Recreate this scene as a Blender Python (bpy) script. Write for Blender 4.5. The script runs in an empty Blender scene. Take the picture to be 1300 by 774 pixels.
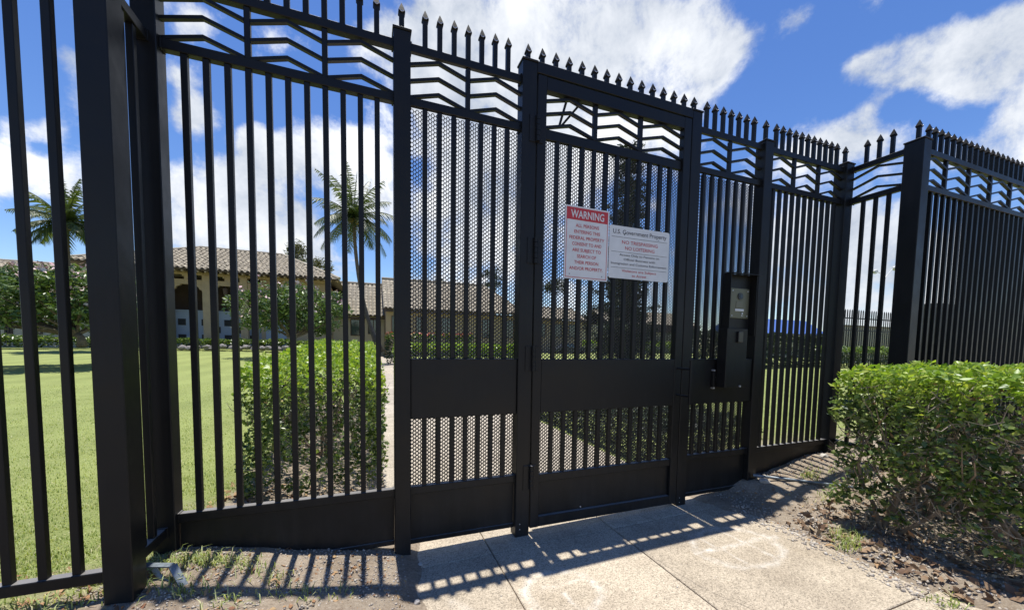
import bpy, bmesh, math, random
import numpy as np
from mathutils import Vector, Matrix, noise
random.seed(7); rng = np.random.default_rng(7)
PI = math.pi; R = math.radians
SC = bpy.context.scene
COL = SC.collection

# ------------------------------------------------------------------ camera
EYE = 1.4
F_PX, CX, CY, W_PX, H_PX = 481.0, 650.0, 465.3, 1300.0, 774.0
yaw, pit, rol = R(20.733), R(3.526), R(-0.928)
Fw = Vector((math.sin(yaw)*math.cos(pit), math.cos(yaw)*math.cos(pit), -math.sin(pit)))
R0 = Vector((math.cos(yaw), -math.sin(yaw), 0)); D0 = Fw.cross(R0)
Rt = math.cos(rol)*R0 + math.sin(rol)*D0
Dn = -math.sin(rol)*R0 + math.cos(rol)*D0
def direction(px, py): return Fw + Rt*((px-CX)/F_PX) + Dn*((py-CY)/F_PX)
def P(px, py, Y):                      # where the sight line of a picture point meets the plane y = Y
    d = direction(px, py); return Vector((0, 0, EYE)) + d*(Y/d.y)
cam_d = bpy.data.cameras.new('camera'); cam = bpy.data.objects.new('camera', cam_d); COL.objects.link(cam)
m = Matrix.Identity(4)
for i, v in enumerate((Rt, -Dn, -Fw)):
    for j in range(3): m[j][i] = v[j]
m[2][3] = EYE
cam.matrix_world = m
cam_d.sensor_width = 36; cam_d.sensor_fit = 'HORIZONTAL'; cam_d.lens = F_PX/W_PX*36
cam_d.shift_y = (CY-H_PX/2)/W_PX
cam_d.clip_start = 0.02; cam_d.clip_end = 3000
SC.camera = cam

# ------------------------------------------------------------------ sky, sun, exposure
SUN_EL, SUN_AZ = R(81.7), 0.0          # straight behind the gate (+y), almost overhead
SC.view_settings.view_transform = 'Standard'; SC.view_settings.look = 'None'
SC.view_settings.exposure = 0.68; SC.view_settings.gamma = 1.0
W = bpy.data.worlds.new('World'); SC.world = W; W.use_nodes = True
nt = W.node_tree; nt.nodes.clear()
def N(t, nt_, **kw):
    n = nt_.nodes.new(t)
    for k, v in kw.items(): setattr(n, k, v)
    return n
def math_node(nt_, op, a, b=None, c=None, clamp=False):
    n = nt_.nodes.new('ShaderNodeMath'); n.operation = op; n.use_clamp = clamp
    for i, v in enumerate((a, b, c)):
        if v is None: continue
        if isinstance(v, (int, float)): n.inputs[i].default_value = v
        else: nt_.links.new(v, n.inputs[i])
    return n.outputs[0]
sky = N('ShaderNodeTexSky', nt, sky_type='NISHITA'); sky.sun_disc = False
sky.sun_elevation = SUN_EL; sky.sun_rotation = SUN_AZ
sky.altitude = 0; sky.air_density = 1.0; sky.dust_density = 0.15; sky.ozone_density = 3.0
SKY_K = 0.102
hsv = N('ShaderNodeHueSaturation', nt); hsv.inputs['Saturation'].default_value = 1.22; hsv.inputs['Hue'].default_value = 0.512
hsv.inputs['Value'].default_value = 1.0
nt.links.new(sky.outputs[0], hsv.inputs['Color'])
tc = N('ShaderNodeTexCoord', nt)
# cloud banks: soft lobes of cover in the directions where the clouds stand, broken up by noise
LOBES = [  # picture x, y, radius px, amount
 (560,30,90,.9),(640,50,100,.95),(730,60,95,.95),(820,50,80,.95),(890,55,50,.9),(930,60,30,.7),(620,140,100,.9),(740,130,90,.9),(850,110,55,.9),(890,110,35,.7),(780,200,80,.8),(860,180,45,.5),(560,190,50,.35),(640,230,70,.8),(690,120,90,.8),
 (700,260,60,.6),(640,350,50,.6),(560,375,60,.7),(520,270,50,.9),(590,270,60,.85),(620,300,60,.7),(560,130,70,.6),(720,330,50,.5),
 (240,100,40,1.),(245,150,34,1.),(268,140,26,.7),(250,25,30,1.),(235,40,20,.6),(350,50,24,.4),(470,70,30,.5),(500,60,30,.6),
 (95,35,36,1.2),(88,75,36,1.2),(105,120,30,.9),(38,42,26,.9),(35,75,24,.8),(60,112,28,.8),(20,150,30,.7),(65,150,28,.8),(5,60,26,.8),(40,215,50,1.),(-30,230,60,.9),(90,215,45,1.),(100,260,40,.8),(10,190,40,.9),
 (235,235,34,.7),(290,230,50,.9),(350,215,50,1.),(415,195,50,1.),(470,215,50,1.),(240,290,45,1.),(300,290,50,1.),(350,275,50,1.),(400,320,40,.8),(430,255,40,.8),(490,180,45,.8),(330,190,26,.7),(380,290,40,.7),
 (995,30,23,1.5),(1068,98,22,.8),(1100,92,30,.9),(1140,82,34,1.),(1180,70,38,1.),(1225,55,44,1.),(1275,50,48,1.),(1330,40,60,1.),(1200,105,32,.7),(1250,105,34,.8),(1300,100,40,.8),(1140,110,24,.5),
 (1030,190,34,.7),(1075,185,30,.7),(1120,190,34,.6),(1170,200,32,.6),(1225,190,34,.7),(1275,165,36,.8),(1320,150,50,.9),(1290,210,50,.7),(1095,150,16,.5),(1110,135,12,.4),
 (960,260,60,.6),(1020,300,60,.8),(1090,280,50,.8),(1120,340,60,.9),(1100,390,60,.9),(1200,300,70,.7),(1260,340,80,.8),(850,330,50,.5),(980,360,60,.8),(1060,380,60,.8),(1180,390,70,.9),(760,420,80,.7),(470,400,40,.3)]
acc = None
wn = N('ShaderNodeTexNoise', nt); wn.inputs['Scale'].default_value = 3.0; wn.inputs['Detail'].default_value = 3
nt.links.new(tc.outputs['Generated'], wn.inputs['Vector'])
vs = N('ShaderNodeVectorMath', nt, operation='SUBTRACT'); nt.links.new(wn.outputs['Color'], vs.inputs[0]); vs.inputs[1].default_value = (.5,.5,.5)
vm = N('ShaderNodeVectorMath', nt, operation='SCALE'); nt.links.new(vs.outputs[0], vm.inputs[0]); vm.inputs['Scale'].default_value = 0.11
va = N('ShaderNodeVectorMath', nt, operation='ADD'); nt.links.new(vm.outputs[0], va.inputs[0]); nt.links.new(tc.outputs['Generated'], va.inputs[1])
warped = va.outputs[0]
for (px, py, r, a) in LOBES:
    c = direction(px, py).normalized()
    dd = direction(px+r*0.7, py+r*0.7).normalized()
    rad = (dd-c).length*1.3
    ds = N('ShaderNodeVectorMath', nt, operation='DISTANCE'); nt.links.new(warped, ds.inputs[0]); ds.inputs[1].default_value = c
    q = math_node(nt, 'MULTIPLY_ADD', ds.outputs['Value'], -a/rad, a, clamp=False)
    q = math_node(nt, 'MAXIMUM', q, 0.0)
    acc = q if acc is None else math_node(nt, 'ADD', acc, q)
acc = math_node(nt, 'MULTIPLY', math_node(nt, 'MINIMUM', acc, 0.9), .82)
# general scattered cover elsewhere on the dome, behind and beside the camera
sep = N('ShaderNodeSeparateXYZ', nt); nt.links.new(tc.outputs['Generated'], sep.inputs[0])
zc = math_node(nt, 'ADD', math_node(nt, 'MAXIMUM', sep.outputs['Z'], 0.0), 0.22)
cmb = N('ShaderNodeCombineXYZ', nt)
nt.links.new(math_node(nt, 'DIVIDE', sep.outputs['X'], zc), cmb.inputs[0]); nt.links.new(math_node(nt, 'DIVIDE', sep.outputs['Y'], zc), cmb.inputs[1])
n1 = N('ShaderNodeTexNoise', nt); n1.inputs['Scale'].default_value = 2.6; n1.inputs['Detail'].default_value = 9; n1.inputs['Roughness'].default_value = .62; n1.inputs['Distortion'].default_value = .25
nt.links.new(cmb.outputs[0], n1.inputs['Vector'])
n0 = N('ShaderNodeTexNoise', nt); n0.inputs['Scale'].default_value = 8; n0.inputs['Detail'].default_value = 10; n0.inputs['Roughness'].default_value = .66
nt.links.new(warped, n0.inputs['Vector'])
cov = math_node(nt, 'ADD', acc, math_node(nt, 'MULTIPLY', math_node(nt, 'SUBTRACT', n1.outputs['Fac'], .5), .95))
cov = math_node(nt, 'ADD', cov, math_node(nt, 'MULTIPLY', math_node(nt, 'SUBTRACT', n0.outputs['Fac'], .5), 1.9))
mr = N('ShaderNodeMapRange', nt, interpolation_type='SMOOTHSTEP'); mr.inputs['From Min'].default_value = .16; mr.inputs['From Max'].default_value = .74
nt.links.new(cov, mr.inputs['Value'])
n2 = N('ShaderNodeTexNoise', nt); n2.inputs['Scale'].default_value = 3.5; n2.inputs['Detail'].default_value = 6
nt.links.new(warped, n2.inputs['Vector'])
cr = N('ShaderNodeValToRGB', nt)
cr.color_ramp.elements[0].position = .40; cr.color_ramp.elements[0].color = (.44,.49,.57,1)
cr.color_ramp.elements[1].position = .60; cr.color_ramp.elements[1].color = (.98,.99,1.0,1)
nt.links.new(math_node(nt, 'ADD', math_node(nt, 'MULTIPLY', n2.outputs['Fac'], .6), math_node(nt, 'MULTIPLY', n0.outputs['Fac'], .4)), cr.inputs['Fac'])
b1 = N('ShaderNodeBackground', nt); b1.inputs['Strength'].default_value = SKY_K; nt.links.new(hsv.outputs[0], b1.inputs['Color'])
b2 = N('ShaderNodeBackground', nt); b2.inputs['Strength'].default_value = 0.78; nt.links.new(cr.outputs[0], b2.inputs['Color'])
mx = N('ShaderNodeMixShader', nt); nt.links.new(math_node(nt, 'MULTIPLY', mr.outputs[0], .95), mx.inputs[0]); nt.links.new(b1.outputs[0], mx.inputs[1]); nt.links.new(b2.outputs[0], mx.inputs[2])
wo = N('ShaderNodeOutputWorld', nt); nt.links.new(mx.outputs[0], wo.inputs[0])
sd = bpy.data.lights.new('sun', 'SUN'); sun = bpy.data.objects.new('sun', sd); COL.objects.link(sun)
sd.energy = 4.1; sd.angle = R(.53); sd.color = (1.0, .965, .90)
sdir = Vector((math.sin(SUN_AZ)*math.cos(SUN_EL), math.cos(SUN_AZ)*math.cos(SUN_EL), math.sin(SUN_EL)))
sun.rotation_euler = sdir.to_track_quat('Z', 'Y').to_euler(); sun.location = sdir*60

# ------------------------------------------------------------------ materials
def mat(name, col, rough=.7, metal=0, bump=None, var=None, spec=.5, transl=None, island=None, scale=1.0):
    """bump=(scale, strength, distance); var=(scale, dark factor, detail) mottles the colour; island=(dark, light) per-island colour spread"""
    M = bpy.data.materials.new(name); M.use_nodes = True; t = M.node_tree; b = t.nodes['Principled BSDF']
    b.inputs['Base Color'].default_value = (*col, 1); b.inputs['Roughness'].default_value = rough
    b.inputs['Metallic'].default_value = metal; b.inputs['Specular IOR Level'].default_value = spec
    src = None
    ob = N('ShaderNodeTexCoord', t); g = N('ShaderNodeNewGeometry', t)
    pos = g.outputs['Position']
    if var:
        nz = N('ShaderNodeTexNoise', t); nz.inputs['Scale'].default_value = var[0]; nz.inputs['Detail'].default_value = var[2] if len(var) > 2 else 5; nz.inputs['Roughness'].default_value = .65
        t.links.new(pos, nz.inputs['Vector'])
        rp = N('ShaderNodeValToRGB', t); rp.color_ramp.elements[0].position = .33; rp.color_ramp.elements[1].position = .68
        rp.color_ramp.elements[0].color = (*[c*var[1] for c in col], 1); rp.color_ramp.elements[1].color = (*col, 1)
        t.links.new(nz.outputs['Fac'], rp.inputs['Fac']); src = rp.outputs[0]; t.links.new(src, b.inputs['Base Color'])
    if island:
        rp = N('ShaderNodeValToRGB', t)
        es = rp.color_ramp.elements
        es[0].color = (*island[0], 1); es[1].color = (*island[-1], 1)
        for i, c in enumerate(island[1:-1]): e = es.new((i+1)/(len(island)-1)); e.color = (*c, 1)
        t.links.new(g.outputs['Random Per Island'], rp.inputs['Fac']); src = rp.outputs[0]; t.links.new(src, b.inputs['Base Color'])
    if bump:
        nz = N('ShaderNodeTexNoise', t); nz.inputs['Scale'].default_value = bump[0]; nz.inputs['Detail'].default_value = 6
        t.links.new(pos, nz.inputs['Vector'])
        bp = N('ShaderNodeBump', t); bp.inputs['Strength'].default_value = bump[1]; bp.inputs['Distance'].default_value = bump[2]
        t.links.new(nz.outputs['Fac'], bp.inputs['Height']); t.links.new(bp.outputs[0], b.inputs['Normal'])
    if transl:
        tr = N('ShaderNodeBsdfTranslucent', t); ms = N('ShaderNodeMixShader', t); ms.inputs[0].default_value = transl
        if src: 
            br = N('ShaderNodeMixRGB', t, blend_type='MULTIPLY'); br.inputs[0].default_value = 1; br.inputs[2].default_value = (1.5, 1.6, .6, 1)
            t.links.new(src, br.inputs[1]); t.links.new(br.outputs[0], tr.inputs['Color'])
        else: tr.inputs['Color'].default_value = (*col, 1)
        t.links.new(b.outputs[0], ms.inputs[1]); t.links.new(tr.outputs[0], ms.inputs[2])
        t.links.new(ms.outputs[0], t.nodes['Material Output'].inputs['Surface'])
    return M
def paint_material():
    M = bpy.data.materials.new('black_paint'); M.use_nodes = True; t = M.node_tree; b = t.nodes['Principled BSDF']; b.inputs['Specular IOR Level'].default_value = .26
    g = N('ShaderNodeNewGeometry', t); pos = g.outputs['Position']; s = N('ShaderNodeSeparateXYZ', t); t.links.new(pos, s.inputs[0])
    def nz(sc, det, ro=.6, vec=pos):
        n = N('ShaderNodeTexNoise', t); n.inputs['Scale'].default_value = sc; n.inputs['Detail'].default_value = det; n.inputs['Roughness'].default_value = ro; t.links.new(vec, n.inputs['Vector']); return n.outputs['Fac']
    st = N('ShaderNodeVectorMath', t, operation='MULTIPLY'); t.links.new(pos, st.inputs[0]); st.inputs[1].default_value = (1,1,.12)
    streak = nz(22, 5, .6, st.outputs[0]); patch = nz(3.1, 6, .65); fine = nz(160, 3)
    low = N('ShaderNodeMapRange', t); low.inputs['From Min'].default_value = .75; low.inputs['From Max'].default_value = .02; t.links.new(s.outputs['Z'], low.inputs['Value'])
    dust_sheen = math_node(t, 'MULTIPLY', math_node(t, 'POWER', low.outputs[0], 2.0), math_node(t, 'SUBTRACT', math_node(t, 'ADD', streak, patch), .62, clamp=True), clamp=True)
    dust_sheen = math_node(t, 'ADD', math_node(t, 'MULTIPLY', dust_sheen, .16), math_node(t, 'MULTIPLY', math_node(t, 'SUBTRACT', math_node(t, 'MULTIPLY', streak, patch), .27, clamp=True), .10), clamp=True)
    sn_ = N('ShaderNodeSeparateXYZ', t); t.links.new(g.outputs['True Normal'], sn_.inputs[0])
    top_sheen = N('ShaderNodeMapRange', t); top_sheen.inputs['From Min'].default_value = .9; top_sheen.inputs['From Max'].default_value = .98; top_sheen.inputs['To Max'].default_value = 1.0; t.links.new(sn_.outputs['Z'], top_sheen.inputs['Value'])
    dust_sheen = math_node(t, 'MAXIMUM', dust_sheen, math_node(t, 'MULTIPLY', top_sheen.outputs[0], math_node(t, 'ADD', patch, .45)))  # up-facing faces lightened too: sunlit rail-top sheen mixed in as colour
    mx_ = N('ShaderNodeMixRGB', t); t.links.new(dust_sheen, mx_.inputs[0]); mx_.inputs[1].default_value = (.0080,.0085,.0090,1); mx_.inputs[2].default_value = (.20,.19,.18,1); t.links.new(mx_.outputs[0], b.inputs['Base Color'])
    ro = N('ShaderNodeMapRange', t); ro.inputs['From Min'].default_value = .3; ro.inputs['From Max'].default_value = .7; ro.inputs['To Min'].default_value = .33; ro.inputs['To Max'].default_value = .52; t.links.new(patch, ro.inputs['Value']); t.links.new(ro.outputs[0], b.inputs['Roughness'])
    b1_ = N('ShaderNodeBump', t); b1_.inputs['Strength'].default_value = .12; b1_.inputs['Distance'].default_value = .002; t.links.new(fine, b1_.inputs['Height'])
    b2_ = N('ShaderNodeBump', t); b2_.inputs['Strength'].default_value = .35; b2_.inputs['Distance'].default_value = .012; t.links.new(nz(4.5, 2), b2_.inputs['Height']); t.links.new(b1_.outputs[0], b2_.inputs['Normal']); t.links.new(b2_.outputs[0], b.inputs['Normal'])
    return M
M_PAINT = paint_material()
M_MESH = mat('black_mesh_paint', (.014,.0145,.016), .5)
M_TIP = mat('spear_paint', (.005,.0052,.006), .62, spec=.12)
M_STEEL = mat('bright_steel', (.62,.63,.65), .45, .7)
M_GALV = mat('galvanised_steel', (.25,.29,.32), .5, .5, var=(30,.6), bump=(90,.3,.004))
M_BRASS = mat('intercom_plate', (.13,.125,.085), .4, .6, bump=(300,.1,.001))
M_DARK = mat('dark_plastic', (.012,.012,.013), .3)
M_WHITE = mat('sign_white', (.62,.65,.66), .45, var=(7,.86))
M_RED = mat('sign_red', (.42,.03,.035), .5)
M_BLACKINK = mat('sign_black', (.03,.03,.035), .6)
M_STUCCO = mat('tan_stucco', (.40,.30,.19), .9, bump=(14,.3,.02), var=(.7,.85))
M_STUCCO_PALE = mat('pale_stucco', (.50,.44,.33), .9, var=(.7,.88))
M_WOOD = mat('tan_timber', (.42,.31,.19), .8, var=(2.5,.8))
M_BROWN = mat('brown_timber', (.085,.055,.04), .8, var=(3,.7))
M_GREYSCREEN = mat('grey_screen', (.30,.34,.40), .8, var=(1.2,.92))
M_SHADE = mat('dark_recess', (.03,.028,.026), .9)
M_GLASS = mat('window_glass', (.05,.075,.075), .06, spec=.8)
M_TILE = mat('clay_roof_tile', (.32,.29,.23), .9, island=[(.24,.205,.15),(.35,.30,.22),(.29,.25,.185),(.40,.345,.25)])
M_BARK = mat('bark', (.17,.13,.09), .9, bump=(40,.8,.02), var=(12,.5))
M_STEM = mat('hedge_stem', (.26,.20,.14), .9, bump=(60,.6,.01), var=(18,.55))
M_TWIG = mat('twig', (.30,.25,.19), .85, var=(20,.6))
M_PALMBARK = mat('palm_bark', (.15,.12,.095), .9, bump=(30,.8,.02), var=(8,.55))
M_PALM = mat('palm_leaflet', (.07,.10,.03), .5, island=[(.025,.045,.012),(.06,.09,.024),(.12,.14,.045)], transl=.25)
M_PLUM = mat('plumeria_leaf', (.06,.10,.03), .42, island=[(.035,.07,.016),(.07,.125,.03),(.11,.17,.045),(.19,.24,.085)], transl=.2)
M_PINK = mat('pink_petal', (.62,.30,.33), .6, island=[(.66,.50,.47),(.55,.33,.35),(.72,.62,.56)])
M_ORANGE = mat('orange_flower', (.5,.12,.06), .6, island=[(.55,.10,.06),(.60,.22,.13),(.42,.10,.08)])
M_PINE = mat('pine_needles', (.03,.045,.02), .7, island=[(.014,.024,.012),(.032,.05,.02),(.055,.075,.03)], transl=.08)
M_HEDGE = mat('hedge_leaf', (.06,.11,.03), .30, island=[(.03,.055,.015),(.075,.125,.03),(.14,.20,.05),(.30,.36,.12)], transl=.30)
M_HEDGETOP = mat('yellow_green_leaf', (.14,.22,.04), .4, island=[(.13,.22,.03),(.22,.33,.045),(.31,.41,.07),(.42,.46,.10)], transl=.35)
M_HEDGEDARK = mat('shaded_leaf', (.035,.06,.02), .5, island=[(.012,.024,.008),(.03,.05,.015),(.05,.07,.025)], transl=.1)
M_DEAD = mat('dead_leaf', (.25,.13,.06), .75, island=[(.16,.075,.035),(.30,.16,.07),(.40,.27,.13),(.22,.09,.045),(.45,.34,.16)])
M_LITTER = mat('old_leaf', (.12,.07,.04), .8, island=[(.10,.06,.035),(.20,.12,.065),(.28,.18,.10),(.15,.085,.05),(.38,.29,.18)])
M_GRASS = mat('grass_blade', (.12,.18,.05), .6, island=[(.14,.20,.045),(.26,.32,.085),(.37,.41,.16),(.56,.52,.30)], transl=.25)
M_STONE = mat('stone', (.36,.32,.27), .9, island=[(.26,.22,.18),(.45,.40,.33),(.36,.30,.24),(.52,.48,.42)], bump=(60,.5,.01))
M_LAVA = mat('border_stone', (.25,.23,.21), .9, island=[(.12,.11,.10),(.30,.28,.25),(.20,.18,.17)], bump=(20,.6,.05))
M_BLUE = mat('blue_roof', (.06,.13,.40), .6)
M_CAR = mat('car_paint', (.45,.50,.55), .2, .2)
M_CARDARK = mat('car_paint_dark', (.05,.06,.08), .2, .3)
M_LAMP = mat('lamp_head', (.55,.55,.52), .4)
M_TYRE = mat('tyre', (.02,.02,.02), .9)

def ground_material():
    M = bpy.data.materials.new('ground_soil_and_lawn'); M.use_nodes = True; t = M.node_tree; b = t.nodes['Principled BSDF']; b.inputs['Roughness'].default_value = .95
    b.inputs['Specular IOR Level'].default_value = .15
    g = N('ShaderNodeNewGeometry', t); pos = g.outputs['Position']
    s = N('ShaderNodeSeparateXYZ', t); t.links.new(pos, s.inputs[0])
    def nz(sc, det=5, ro=.6):
        n = N('ShaderNodeTexNoise', t); n.inputs['Scale'].default_value = sc; n.inputs['Detail'].default_value = det; n.inputs['Roughness'].default_value = ro
        t.links.new(pos, n.inputs['Vector']); return n.outputs['Fac']
    def ramp(fac, stops):
        r = N('ShaderNodeValToRGB', t); es = r.color_ramp.elements
        es[0].position, es[0].color = stops[0][0], (*stops[0][1], 1); es[1].position, es[1].color = stops[-1][0], (*stops[-1][1], 1)
        for p_, c in stops[1:-1]: e = es.new(p_); e.color = (*c, 1)
        t.links.new(fac, r.inputs['Fac']); return r.outputs[0]
    def mix(f, a, c):
        n = N('ShaderNodeMixRGB', t)
        if isinstance(f, float): n.inputs[0].default_value = f
        else: t.links.new(f, n.inputs[0])
        t.links.new(a, n.inputs[1]); t.links.new(c, n.inputs[2]); return n.outputs[0]
    soil = ramp(nz(55, 8, .75), [(.32,(.17,.125,.085)),(.5,(.32,.26,.19)),(.68,(.50,.43,.33))])
    soil2 = ramp(nz(6, 5), [(.35,(.23,.17,.12)),(.65,(.42,.35,.27))])
    soil = mix(.45, soil, soil2)
    lawn = ramp(nz(70, 6, .7), [(.3,(.15,.19,.055)),(.5,(.27,.31,.10)),(.7,(.38,.38,.17))])
    lawn2 = ramp(nz(.55, 5), [(.35,(.18,.215,.07)),(.65,(.28,.315,.105))])
    lawn = mix(.5, lawn, lawn2)
    # lawn inside the fence, thinning to bare soil along its foot
    yy = math_node(t, 'ADD', s.outputs['Y'], math_node(t, 'MULTIPLY', math_node(t, 'SUBTRACT', nz(3.5, 5), .5), 2.2))
    f = N('ShaderNodeMapRange', t); f.inputs['From Min'].default_value = 2.75; f.inputs['From Max'].default_value = 3.5; t.links.new(yy, f.inputs['Value'])
    xx = math_node(t, 'ADD', s.outputs['X'], math_node(t, 'MULTIPLY', math_node(t, 'SUBTRACT', nz(5, 5), .5), 1.2))
    fl = N('ShaderNodeMapRange', t); fl.inputs['From Min'].default_value = -.75; fl.inputs['From Max'].default_value = -1.3; t.links.new(xx, fl.inputs['Value'])
    y2 = N('ShaderNodeMapRange', t); y2.inputs['From Min'].default_value = 2.15; y2.inputs['From Max'].default_value = 2.6; t.links.new(yy, y2.inputs['Value'])
    ff = math_node(t, 'MAXIMUM', f.outputs[0], math_node(t, 'MULTIPLY', fl.outputs[0], y2.outputs[0]))
    def band(o_, a, b, w): 
        m1 = N('ShaderNodeMapRange', t); m1.inputs['From Min'].default_value = a-w; m1.inputs['From Max'].default_value = a+w; t.links.new(o_, m1.inputs['Value'])
        m2 = N('ShaderNodeMapRange', t); m2.inputs['From Min'].default_value = b+w; m2.inputs['From Max'].default_value = b-w; t.links.new(o_, m2.inputs['Value'])
        return math_node(t, 'MULTIPLY', m1.outputs[0], m2.outputs[0])
    xb = math_node(t, 'ADD', s.outputs['X'], math_node(t, 'MULTIPLY', math_node(t, 'SUBTRACT', nz(7, 4), .5), .3))
    bed = math_node(t, 'MULTIPLY', band(xb, -1.02, .5, .06), band(s.outputs['Y'], 2.0, 8.2, .2))
    ff = math_node(t, 'MULTIPLY', ff, math_node(t, 'SUBTRACT', 1.0, bed))
    col = mix(ff, soil, lawn)
    wv = N('ShaderNodeTexWave', t); wv.inputs['Scale'].default_value = .32; wv.inputs['Distortion'].default_value = 1.5; wv.inputs['Detail'].default_value = 2; t.links.new(pos, wv.inputs['Vector'])
    mk = N('ShaderNodeMapRange', t); mk.inputs['To Min'].default_value = .86; mk.inputs['To Max'].default_value = 1.1; t.links.new(math_node(t, 'ADD', math_node(t, 'MULTIPLY', wv.outputs['Fac'], .5), math_node(t, 'MULTIPLY', nz(1.3, 6), .5)), mk.inputs['Value'])
    sv = N('ShaderNodeVectorMath', t, operation='SCALE'); t.links.new(col, sv.inputs[0]); t.links.new(mk.outputs[0], sv.inputs['Scale'])
    t.links.new(sv.outputs[0], b.inputs['Base Color'])
    bp = N('ShaderNodeBump', t); bp.inputs['Strength'].default_value = .9; bp.inputs['Distance'].default_value = .02
    t.links.new(nz(60, 8, .7), bp.inputs['Height']); t.links.new(bp.outputs[0], b.inputs['Normal'])
    return M
M_GROUND = ground_material()

def concrete_material(name, base, stains=True):
    M = bpy.data.materials.new(name); M.use_nodes = True; t = M.node_tree; b = t.nodes['Principled BSDF']; b.inputs['Roughness'].default_value = .88
    b.inputs['Specular IOR Level'].default_value = .25
    g = N('ShaderNodeNewGeometry', t); pos = g.outputs['Position']; oi = N('ShaderNodeObjectInfo', t)
    def nz(sc, det=5, ro=.6):
        n = N('ShaderNodeTexNoise', t); n.inputs['Scale'].default_value = sc; n.inputs['Detail'].default_value = det; n.inputs['Roughness'].default_value = ro
        t.links.new(pos, n.inputs['Vector']); return n.outputs['Fac']
    vo = N('ShaderNodeTexVoronoi', t); vo.inputs['Scale'].default_value = 165; t.links.new(pos, vo.inputs['Vector'])
    r = N('ShaderNodeValToRGB', t); es = r.color_ramp.elements
    es[0].position = .0; es[0].color = (*[c*.50 for c in base], 1); es[1].position = 1; es[1].color = (*[min(c*1.25,1) for c in base], 1)
    e = es.new(.22); e.color = (*[c*.8 for c in base], 1); e = es.new(.6); e.color = (*base, 1)
    sc = N('ShaderNodeSeparateXYZ', t); t.links.new(vo.outputs['Color'], sc.inputs[0])
    t.links.new(sc.outputs['X'], r.inputs['Fac'])
    r2 = N('ShaderNodeValToRGB', t); r2.color_ramp.elements[0].position = .3; r2.color_ramp.elements[0].color = (.72,.69,.66,1); r2.color_ramp.elements[1].position = .7; r2.color_ramp.elements[1].color = (1.08,1.06,1.03,1)
    t.links.new(nz(2.3, 7, .65), r2.inputs['Fac'])
    mu = N('ShaderNodeMixRGB', t, blend_type='MULTIPLY'); mu.inputs[0].default_value = 1; t.links.new(r.outputs[0], mu.inputs[1]); t.links.new(r2.outputs[0], mu.inputs[2])
    col = mu.outputs[0]
    ov = N('ShaderNodeMapRange', t); ov.inputs['To Min'].default_value = .90; ov.inputs['To Max'].default_value = 1.06; t.links.new(oi.outputs['Random'], ov.inputs['Value'])
    vs_ = N('ShaderNodeVectorMath', t, operation='SCALE'); t.links.new(col, vs_.inputs[0]); t.links.new(ov.outputs[0], vs_.inputs['Scale']); col = vs_.outputs[0]
    if stains:                        # white grinding dust: ring outlines and strokes left on the slab
        s = N('ShaderNodeSeparateXYZ', t); t.links.new(pos, s.inputs[0])
        X = math_node(t, 'ADD', s.outputs['X'], math_node(t, 'MULTIPLY', math_node(t, 'SUBTRACT', nz(5, 4), .5), .09)); Y = math_node(t, 'ADD', s.outputs['Y'], math_node(t, 'MULTIPLY', math_node(t, 'SUBTRACT', nz(6.3, 4), .5), .09))
        def line(a, c, w):
            ax, ay = a; bx, by = c; L2 = (bx-ax)**2+(by-ay)**2
            dx = math_node(t, 'SUBTRACT', X, ax); dy = math_node(t, 'SUBTRACT', Y, ay)
            h = math_node(t, 'DIVIDE', math_node(t, 'ADD', math_node(t, 'MULTIPLY', dx, bx-ax), math_node(t, 'MULTIPLY', dy, by-ay)), L2, clamp=True)
            ex = math_node(t, 'SUBTRACT', dx, math_node(t, 'MULTIPLY', h, bx-ax)); ey = math_node(t, 'SUBTRACT', dy, math_node(t, 'MULTIPLY', h, by-ay))
            d = math_node(t, 'SQRT', math_node(t, 'ADD', math_node(t, 'MULTIPLY', ex, ex), math_node(t, 'MULTIPLY', ey, ey)))
            return math_node(t, 'SUBTRACT', 1.0, math_node(t, 'DIVIDE', d, w), clamp=True)
        def ring(c, rx, ry, w):
            ex = math_node(t, 'DIVIDE', math_node(t, 'SUBTRACT', X, c[0]), rx); ey = math_node(t, 'DIVIDE', math_node(t, 'SUBTRACT', Y, c[1]), ry)
            d = math_node(t, 'SQRT', math_node(t, 'ADD', math_node(t, 'MULTIPLY', ex, ex), math_node(t, 'MULTIPLY', ey, ey)))
            d = math_node(t, 'ABSOLUTE', math_node(t, 'SUBTRACT', d, 1.0))
            return math_node(t, 'SUBTRACT', 1.0, math_node(t, 'DIVIDE', d, w), clamp=True)
        marks = [(ring((2.40,1.85),.31,.24,.16),.8),(line((2.07,1.87),(2.79,1.84),.035),1.),(line((2.48,2.06),(2.51,1.63),.02),.8),(line((2.25,2.02),(2.28,1.68),.018),.6),
                 (line((2.97,1.93),(3.05,1.60),.028),.8),(ring((1.03,1.84),.22,.20,.2),.8),(line((1.03,1.83),(1.06,1.66),.02),.8),(line((.86,1.92),(.84,1.70),.02),.7),(line((.95,1.92),(1.22,1.90),.03),.5),(line((.42,1.98),(.52,1.80),.05),.4)]
        tot = None
        for n_, k in marks:
            q = math_node(t, 'MULTIPLY', n_, k); tot = q if tot is None else math_node(t, 'MAXIMUM', tot, q)
        br = N('ShaderNodeMapRange', t); br.inputs['From Min'].default_value = .42; br.inputs['From Max'].default_value = .66; t.links.new(nz(14, 6, .7), br.inputs['Value'])
        tot = math_node(t, 'MULTIPLY', math_node(t, 'MULTIPLY', tot, math_node(t, 'ADD', br.outputs[0], .15), clamp=True), .6)
        mm = N('ShaderNodeMixRGB', t); t.links.new(tot, mm.inputs[0]); t.links.new(col, mm.inputs[1]); mm.inputs[2].default_value = (.76,.73,.67,1); col = mm.outputs[0]
        # a hairline crack wandering beside the long joint, and old damp stains
        ck = None
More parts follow.
